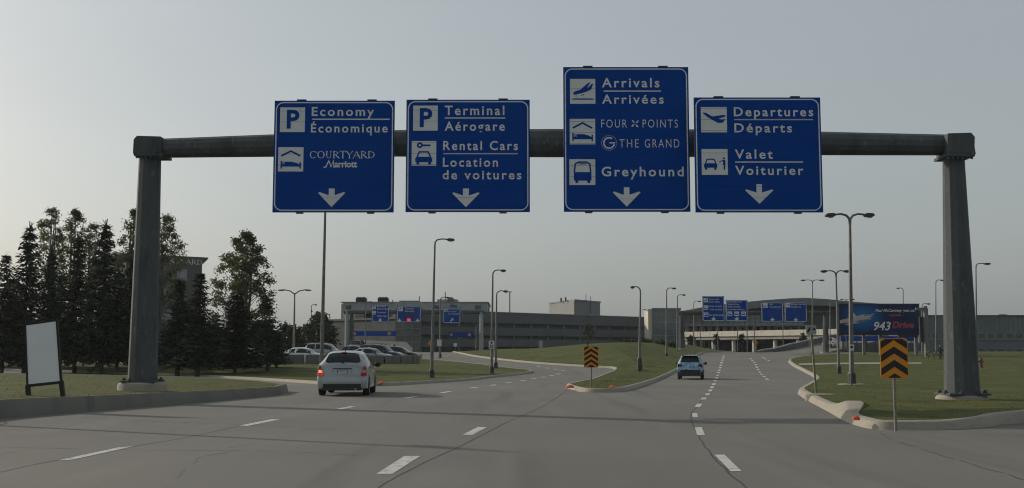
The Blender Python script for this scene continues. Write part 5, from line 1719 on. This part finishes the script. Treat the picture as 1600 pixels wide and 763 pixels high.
# bridge
B = Bld('road_bridge', 'pale concrete departures bridge on white piers before the terminal', 'bridge', 1052, 217, 1352, 180)
zb_, zd_ = 3.55 - B.z0, 4.15 - B.z0
B.part('deck', 0, B.w, zb_, zd_, .25, 14, mat('deck_concrete', (.30, .28, .24), .85, 0, .15, .5))
n = 14
for k in range(n):
    B.part('parapet_panel', B.w*k/n + .03, B.w*(k+1)/n - .03, zd_ + .003, 5.15 - B.z0, 0, .25, M_CREAM)
for u in (1068, 1108, 1139.5, 1171.5, 1204, 1240, 1290):
    x = B.X(u)
    b = bmesh.new(); tube(b, [(x, 1.0, -1.0), (x, 1.0, zb_)], .40, 12); link('pier', b, mat('white_pier', (.55, .54, .5), .8, 0, .08, 1), B.root, smooth=True)
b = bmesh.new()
box(b, (B.w*.5, 12, .5), (B.w, .5, 4.2)); link('underdeck_shade', b, mat('underdeck_shade_dark', (.03, .031, .032), .9, 0, .2, .5), B.root)  # near-black back wall: shade of the openings under the deck, put into its colour
# slim poles standing before the bridge
for i, (u, v) in enumerate(((1093, 500), (1120.5, 500), (1151, 500), (1166, 500), (1177.5, 500), (1222, 502))):
    Y = 172
    x = (u - 800)/FPX*Y; zt_ = at(u, v, Y).z - g(Y)
    t = thing('light_pole', 'slim pole before the bridge, ' + ('leftmost of six', 'second from left of six', 'third from left of six', 'fourth from left of six', 'fifth from left of six', 'rightmost of six')[i], 'pole', (x, Y, g(Y)), 0, 'slim poles before the bridge')
    b = bmesh.new(); tube(b, [(0, 0, -.3), (0, 0, zt_)], [.085, .06], 6); link('pole', b, M_POLE, t)
    b = bmesh.new(); lathe(b, [(.2, -.3), (.2, .06)], 8); link('base_plate', b, M_POLED, t)
    b = bmesh.new(); box(b, (0, -.25, zt_ - .02), (.22, .7, .12)); link('luminaire', b, M_POLED, t)
# ramp up to the bridge
le = [(1184, 551.2, 142), (1212, 549.8, 150), (1240, 545.5, 158), (1266, 539.5, 167), (1300, 531.0, 180), (1336, 525.8, 196)]
re = [(1262, 556.2, 132), (1292, 550.5, 138), (1318, 544.5, 147), (1345, 538.5, 160), (1380, 531.0, 178), (1415, 526, 196)]
b = bmesh.new(); prev = None
LP, RP = [], []
for (u, v, Y), (u2, v2, Y2) in zip(le, re):
    a, c = at(u, v, Y), at(u2, v2, Y2)
    a.z = max(a.z, g(Y) + .02); c.z = max(c.z, g(Y2) + .02)
    LP.append(a); RP.append(c)
def dens(P):
    return [Vector(p) for p in catmull(P, False, 4)]
LP, RP = dens(LP), dens(RP)
rows = [[b.verts.new(a), b.verts.new(c), b.verts.new((c.x, c.y, .5)), b.verts.new((a.x, a.y, .5))] for a, c in zip(LP, RP)]
for r0, r1 in zip(rows[:-1], rows[1:]):
    for k in range(3): b.faces.new([r0[k], r0[(k+1)], r1[(k+1)], r1[k]])
o = link('ramp', b, M_ROAD, smooth='keep'); o['kind'] = 'structure'
def wall_along(P, name, label, h0, h1_, w, m, mt, z_off=-.3):
    t = thing(name, label, 'wall', P[0])
    b = bmesh.new(); rows = []
    n = len(P)
    for i, p_ in enumerate(P):
        d_ = (P[min(n-1, i+1)] - P[max(0, i-1)]); d_.z = 0; d_.normalize(); s_ = Vector((-d_.y, d_.x, 0))
        hh_ = h0 + (h1_ - h0) * min(1, i / (n*.35))
        q = p_ - P[0]
        rows.append([b.verts.new(q + s_*w/2 + Vector((0, 0, z_off))), b.verts.new(q + s_*w/2 + Vector((0, 0, hh_))), b.verts.new(q - s_*w/2 + Vector((0, 0, hh_))), b.verts.new(q - s_*w/2 + Vector((0, 0, z_off)))])
    for r0, r1 in zip(rows[:-1], rows[1:]):
        for k in range(4): b.faces.new([r0[k], r0[(k+1) % 4], r1[(k+1) % 4], r1[k]])
    b.faces.new(rows[0]); b.faces.new(rows[-1][::-1])
    link('wall', b, m, t)
    b = bmesh.new(); rows = []
    for i, p_ in enumerate(P):
        hh_ = h0 + (h1_ - h0) * min(1, i / (n*.35)) + .12
        rows.append(p_ - P[0] + Vector((0, 0, hh_)))
    tube(b, rows, .07, 6); link('rail', b, mt, t)
wall_along(LP, 'retaining_wall', 'dark wall with a pale top rail along the left edge of the ramp', .1, .75, .3, mat('dark_retaining_wall', (.075, .075, .073), .85, 0, .2, .6), mat('pale_rail', (.45, .45, .43), .6, 0, .1, 3))
# dark fence under the billboard
B = Bld('metal_fence', 'dark slatted fence with posts on the lawn behind the jet billboard', 'fence', 1322, 143, 1436, 143)
b = bmesh.new()
for k in range(60): box(b, (B.w*(k+.5)/60, 0, .62), (B.w/60*.86, .04, 1.35))
link('slats', b, mat('dark_fence_slats', (.045, .052, .05), .7, 0, .25, 1.2), B.root)
for k in range(9):
    B.part('post', B.w*k/8 - .07, B.w*k/8 + .07, -.4, 1.45, -.1, .0 - .022, M_POLED)
# dark barrels and work signs along the parkade road
for lab, u, Y in (('brown-orange barrel left of the low cream wall end', 616, 150), ('orange barrel nearest the glass stair tower', 589, 152), ('orange barrel standing left of its twin by the low wall', 581, 152)):
    x = (u-800)/FPX*Y
    b = bmesh.new(); lathe(b, [(.36, -.05), (.36, .1), (.30, .12), (.28, 1.0), (.22, 1.08)], 12)
    o = link('traffic_barrel', b, mat('barrel_orange', (.20, .085, .03), .6, 0, .3, 2), None, smooth=True); o.location = (x, Y, g(Y) + .01)
    tag(o, lab, 'barrel', 'orange traffic barrels')
# ------------------------------------------------------------------ trees
M_NEEDLE = layered('spruce_needles', (.020, .034, .019), [(.7, 4, .45, .68, (.040, .060, .026), .8, U1), (2.5, 3, .5, .75, (.013, .022, .015), .7, U1)], rough=.8, bump=0, spec=.15)
M_NEEDLB = layered('blue_spruce_needles', (.030, .040, .030), [(.7, 4, .45, .68, (.045, .056, .042), .8, U1), (2.5, 3, .5, .75, (.018, .026, .02), .7, U1)], rough=.8, bump=0, spec=.15)
M_LEAF = layered('poplar_leaves', (.065, .080, .026), [(.6, 4, .45, .68, (.092, .102, .036), .8, U1), (2.2, 3, .5, .75, (.040, .055, .020), .7, U1)], rough=.6, bump=0, spec=.3)
M_LEAFD = layered('dark_shrub_leaves', (.030, .042, .016), [(.8, 4, .45, .68, (.044, .056, .022), .8, U1)], rough=.7, bump=0, spec=.2)
M_BARK = layered('bark', (.050, .042, .034), [(3, 5, .5, .75, (.03, .026, .02), .7, (1, 1, .2))], rough=.9, bump=.5, bscale=12)
M_BARKP = layered('poplar_bark', (.13, .12, .10), [(3, 5, .5, .75, (.07, .062, .05), .7, (1, 1, .2))], rough=.9, bump=.4, bscale=12)
thin_leaf(M_LEAF, .6); thin_leaf(M_LEAFD, .35); thin_leaf(M_NEEDLE, .12)
def leaf(bm, p, d, s, L, W):
    """one small leaf or needle spray: a bent quad"""
    a = bm.verts.new(p - s*W*.5); b = bm.verts.new(p + s*W*.5)
    q = p + d*L
    c = bm.verts.new(q + s*W*.3); e = bm.verts.new(q - s*W*.3)
    bm.faces.new([a, b, c, e])
def spruce_mesh(H, Rr, seed, dens=1.0, thin=0.0, skirt=.10):
    rn = random.Random(seed)
    bm = bmesh.new()
    nwh = int(H * 3.6)
    for w in range(nwh):
        t = skirt + (1 - skirt) * (w + rn.random()*.6) / nwh
        z = H * t
        Rm = Rr * (1 - t)**.95 * (.92 + .3*noise.noise(Vector((seed, w*.37, 0)))) + .14
        nb = max(4, int((7 + 7*(1-t)) * dens))
        a0 = rn.random()*6.28
        for k in range(nb):
            if rn.random() < thin: continue
            az = a0 + 6.283*(k + rn.uniform(-.35, .35))/nb
            L = Rm * rn.uniform(.45, 1.12)
            if rn.random() < .10: L *= 1.22
            z = H * t + rn.uniform(-.5, .5) * H * 1.3 / nwh * (1 if t < .9 else .3)
            el = rn.uniform(-.62, .02) + .9*max(0, t - .55)
            o = Vector((cos(az), sin(az), 0)); s = Vector((-sin(az), cos(az), 0))
            ns = max(3, int(L/.16))
            for j in range(ns):
                f = (j + .6 + rn.random()*.4)/ns
                p = o*(L*f) + Vector((0, 0, z + L*f*math.tan(el) + L*.30*f*f))
                tap = (1 - .55*f)
                for sd_ in (-1, 1):
                    dirv = (o*.75 + s*sd_*rn.uniform(.35, 1.0) + Vector((0, 0, rn.uniform(-.85, .05)))).normalized()
                    sv_ = dirv.cross(Vector((0, 0, 1))); 
                    if sv_.length < .1: sv_ = s.copy()
                    sv_.normalize(); sv_ = (sv_ + Vector((0, 0, rn.uniform(-.7, .7)))).normalized()
                    leaf(bm, p, dirv, sv_, rn.uniform(.22, .44)*(.6 + .5*tap), rn.uniform(.10, .20))
                if j == ns-1: leaf(bm, p, (o + Vector((0, 0, .15))).normalized(), s, .34, .10)
    for k in range(5): leaf(bm, Vector((0, 0, H*.985)), Vector((rn.gauss(0, .25), rn.gauss(0, .25), 1)).normalized(), Vector((1, 0, 0)), .5, .07)
    me = bpy.data.meshes.new('crown'); bm.to_mesh(me); bm.free()
    return me
def tree_root(name, label, cat, u, v, h, group, Y=None):
    p = gnd(u, v, h) if Y is None else Vector(((u-800)/FPX*Y, Y, g(Y) + h))
    return thing(name, label, cat, p, 0, group), p
def trunk(parent, H, r0, seed, m, lean=.0, sub=()):
    b = bmesh.new()
    rn = random.Random(seed)
    pts = [(0, 0, -.4)] + [(rn.gauss(0, .03)*k, rn.gauss(0, .03)*k, H*k/6) for k in range(7)]
    tube(b, pts, [r0*1.25] + [r0*(1 - .85*k/6) for k in range(7)], 8)
    return link('trunk', b, m, parent, smooth=True)
SPM = [spruce_mesh(10, 2.6, 3, 1.15), spruce_mesh(10, 2.4, 17, 1.05), spruce_mesh(10, 2.2, 29, 1.2), spruce_mesh(7, 2.0, 41, .8, .22, .10)]
for me in SPM: me.materials.append(M_NEEDLE)
def spruce(label, uap, vap, ub, vb, width, var, rz, m=None, Y=None):
    t, p = tree_root('spruce_tree', label, 'tree', ub, vb, .13, 'dark spruces on the left lawn', Y)
    H = at(uap, vap, p.y).z - p.z
    me = SPM[var]
    H0 = max(v.co.z for v in me.vertices)
    c = bpy.data.objects.new('crown', me); COL.objects.link(c); c.parent = t
    R0 = (2.6, 2.4, 2.2, 2.0)[var]
    kx = 1.28*width*mpp(p.y)/(2*R0*1.0)
    c.scale = (kx, kx, H/H0)
    c.rotation_euler = (0, 0, rz)
    trunk(t, H*.9, .16 if H > 6 else .11, var*7 + int(ub), M_BARK)
    return t
spruce('tall dark spruce directly behind the blank white board', 37, 346, 37, 581, 92, 0, .4)
spruce('dark spruce at the very left edge of the photo', 1, 392, 2, 582, 74, 1, 1.9)
spruce('shorter dark spruce just right of the white board', 72, 388, 74, 581, 66, 2, 2.8)
spruce('dark spruce between the white board and the tallest spruce', 119, 366, 116, 580, 80, 1, 4.0)
spruce('tallest dark spruce, left of the left gantry column', 168, 342, 158, 582, 94, 0, 3.3)
spruce('dark spruce partly hidden by the left gantry column', 206, 398, 205, 581, 80, 2, .8)
spruce('dark spruce just right of the left gantry column', 262, 432, 277, 585, 78, 1, 2.2)
spruce('dark spruce standing before the right end of the hotel', 313, 420, 309, 586, 72, 2, 5.0)
spruce('bushy dark spruce in front of the large poplar', 372, 452, 367, 583, 108, 0, 1.2)
spruce('smallest spruce, thin topped, at the right end of the row', 428, 458, 417, 580, 60, 3, 2.0)
spruce('low bushy dark spruce behind the smallest one', 436, 516, 434, 573, 44, 2, 3.7, Y=86)
spruce('dark spruce filling the back of the row beside the white board', 95, 425, 96, 578, 80, 1, 5.5, Y=86)
spruce('dark spruce at the back, between the column and the tallest spruce', 188, 420, 186, 578, 84, 2, 1.1, Y=86)
spruce('dark spruce at the back near the left edge of the photo', 18, 430, 20, 578, 86, 2, 4.6, Y=87)
spruce('dark spruce at the back between hotel and column', 288, 470, 292, 578, 70, 0, 2.9, Y=88)
spruce('dark spruce at the back, left of the large poplar', 338, 488, 338, 577, 66, 1, .3, Y=88)

def broadleaf(name, label, cat, u, v, h, vtop, w, seed, ncl, nleaf, lsz, m, mb, group, Y=None, cb=.30, trunks=1, pts=None, shape=1.0, spread=.10):
    t, p = tree_root(name, label, cat, u, v, h, group, Y)
    H = at(u, vtop, p.y).z - p.z
    Rr = w*mpp(p.y)/2
    rn = random.Random(seed)
    cl = []
    for i in range(ncl):
        for _ in range(30):
            f = rn.random()
            z = H*(cb + (1 - cb)*f)
            prof = (sin(pi*min(1, f*.86 + .14)**.85))**.7 * shape
            a = rn.uniform(0, 6.283); rr = Rr*prof*sqrt(rn.uniform(.02, 1))
            q = Vector((cos(a)*rr, sin(a)*rr, z))
            if noise.noise(q*(2.6/Rr) + Vector((seed, 0, 0))) > -.02: break
        cl.append((q, rr))
    wd = bmesh.new()
    for k in range(trunks):
        off = Vector((rn.gauss(0, .12), rn.gauss(0, .12), 0)) if trunks > 1 else Vector((0, 0, 0))
        tp = [off + Vector((0, 0, -.4)), off + Vector((rn.gauss(0, .08), rn.gauss(0, .08), H*.25)), off*2 + Vector((rn.gauss(0, .15), rn.gauss(0, .15), H*.55)), off*2.5 + Vector((rn.gauss(0, .2), rn.gauss(0, .2), H*.93))]
        r0 = .018*H/ sqrt(trunks) + .03
        tube(wd, tp, [r0*1.3, r0, r0*.7, r0*.15], 7)
    for q, rr in cl[::2]:
        z0 = max(H*cb*.7, q.z - rr*rn.uniform(.7, 1.3))
        st = Vector((0, 0, z0)); md = st.lerp(q, .55) + Vector((rn.gauss(0, .1), rn.gauss(0, .1), -.1))
        tube(wd, [st, md, q], [.010*H*.35 + .012, .02, .008], 5, cap=False)
    link('trunk', wd, mb, t, smooth=True)
    bm = bmesh.new()
    cs = spread*Rr*2 + .12
    for q, rr in cl:
        nn = int(nleaf*rn.uniform(.5, 1.4))
        ax = Vector((rn.gauss(0, 1), rn.gauss(0, 1), rn.gauss(0, .6)))
        for k in range(nn):
            d = Vector((rn.gauss(0, 1), rn.gauss(0, 1), rn.gauss(0, .75)))*cs*.5
            pp = q + d
            if pp.z < H*cb*.7: continue
            dd = Vector((rn.gauss(0, 1), rn.gauss(0, 1), rn.gauss(-.3, .7))).normalized()
            s = dd.cross(Vector((rn.gauss(0, 1), rn.gauss(0, 1), rn.gauss(0, 1)))).normalized()
            leaf(bm, pp, dd, s, lsz*rn.uniform(.7, 1.3), lsz*rn.uniform(.6, 1.0))
    link('crown', bm, m, t, smooth='keep')
    return t
PG = 'poplars on the left lawn'
BL = broadleaf
BL('poplar_tree', 'large airy poplar right of the hotel, its crown free against the sky', 'tree', 381, 580, .13, 366, 100, 5, 230, 62, .125, M_LEAF, M_BARKP, PG, Y=82, cb=.30, trunks=3, spread=.055)
BL('poplar_tree', 'pale poplar rising between the two tallest spruces, left one of a pair', 'tree', 76, 576, .13, 322, 60, 8, 150, 40, .115, M_LEAF, M_BARKP, PG, Y=90, cb=.36, trunks=3, spread=.06)
BL('poplar_tree', 'pale poplar just left of the tallest spruce, right one of a pair', 'tree', 112, 576, .13, 330, 64, 9, 160, 40, .115, M_LEAF, M_BARKP, PG, Y=92, cb=.40, trunks=3, spread=.06)
BL('poplar_tree', 'low poplar showing between the tallest spruce and the white board', 'tree', 142, 576, .13, 348, 54, 13, 120, 40, .115, M_LEAF, M_BARKP, PG, Y=93, cb=.4, trunks=3, spread=.06)
BL('poplar_tree', 'poplar whose top shows just left of the left gantry column', 'tree', 205, 576, .13, 330, 58, 10, 150, 40, .115, M_LEAF, M_BARKP, PG, Y=90, cb=.38, trunks=3, spread=.06)
BL('poplar_tree', 'poplar whose crown leans out right of the left gantry column', 'tree', 252, 577, .13, 330, 76, 11, 170, 40, .115, M_LEAF, M_BARKP, PG, Y=90, cb=.42, trunks=3, spread=.06)
BL('round_tree', 'round green tree left of the office block, behind the parked cars', 'tree', 501, 552, .05, 491, 50, 21, 80, 50, .30, M_LEAFD, M_BARK, None, Y=132, cb=.12, spread=.14)
SG = 'dark shrubs behind the car park'
BL('shrub', 'dark shrub under the double cobra-head lamp', 'shrub', 452, 553, .05, 508, 48, 22, 60, 46, .30, M_LEAFD, M_BARK, SG, Y=138, cb=.05, spread=.14)
BL('shrub', 'dark shrub left of the round green tree', 'shrub', 478, 553, .05, 514, 34, 23, 45, 46, .28, M_LEAFD, M_BARK, SG, Y=140, cb=.05, spread=.14)
BL('shrub', 'broad dark shrub mass behind the red parked car', 'shrub', 410, 554, .05, 510, 70, 24, 80, 46, .3, M_LEAFD, M_BARK, SG, Y=135, cb=.03, spread=.14)
BL('shrub', 'broad dark shrub mass behind the lot at the far left', 'shrub', 60, 556, .05, 500, 150, 25, 110, 50, .36, M_LEAFD, M_BARK, SG, Y=128, cb=.03, spread=.12)
BL('shrub', 'broad dark shrub mass behind the lot, below the hotel', 'shrub', 200, 556, .05, 505, 170, 26, 110, 50, .36, M_LEAFD, M_BARK, SG, Y=130, cb=.03, spread=.12)
BL('shrub', 'dark shrub mass behind the lot between hotel and large poplar', 'shrub', 335, 556, .05, 515, 90, 27, 80, 46, .3, M_LEAFD, M_BARK, SG, Y=134, cb=.03, spread=.14)
topC = ISL['middle'][1]
def onC(u, Y): 
    x = (u-800)/FPX*Y
    return topC(x, Y) - g(Y)
BL('young_tree', 'thin young tree behind the small chevron sign', 'tree', 919, 0, onC(919, 118), 508, 18, 31, 14, 26, .13, M_LEAFD, M_BARK, None, Y=118, cb=.25, spread=.16)
for i, (u, w, vt, Y) in enumerate(((985, 22, 534.5, 138), (1008, 26, 533.5, 141), (1032, 22, 535, 139), (1049, 18, 537, 137))):
    BL('shrub', ('low dark shrub on top of the grass mound, ' + ('leftmost of four', 'second of four, left of centre', 'third of four, right of centre', 'rightmost of four')[i]), 'shrub', u, 0, onC(u, Y), vt, w, 50 + i, 22, 34, .16, M_LEAFD, M_BARK, 'low shrubs on the grass mound', Y=Y, cb=.02, spread=.16)
for i, (u, vt) in enumerate(((1078, 524.5), (1118, 524), (1157, 524), (1253, 521.5))):
    Y = 186
    BL('shrub', ('small shrub before the bridge parapet, ' + ('leftmost of four', 'second from left of four', 'third from left of four', 'rightmost of four')[i]), 'shrub', u, 0, .0, vt, 9, 60 + i, 12, 30, .26, M_LEAFD, M_BARK, 'small shrubs along the bridge', Y=Y, cb=.5, spread=.2)
# ------------------------------------------------------------------ summer haze
bm = bmesh.new()
box(bm, (0, 175, 14.0), (420, 430, 31.5))
hzo = link('haze', bm, [], smooth='keep')
hzo['kind'] = 'stuff'
hm = bpy.data.materials.new('haze_air'); hm.use_nodes = True
n, l = hm.node_tree.nodes, hm.node_tree.links
n.remove(n['Principled BSDF'])
pv = n.new('ShaderNodeVolumePrincipled')
pv.inputs['Color'].default_value = (.86, .92, .96, 1)
pv.inputs['Density'].default_value = 0.00017
pv.inputs['Anisotropy'].default_value = 0.2
l.new(pv.outputs[0], n['Material Output'].inputs['Volume'])
hzo.data.materials.append(hm)
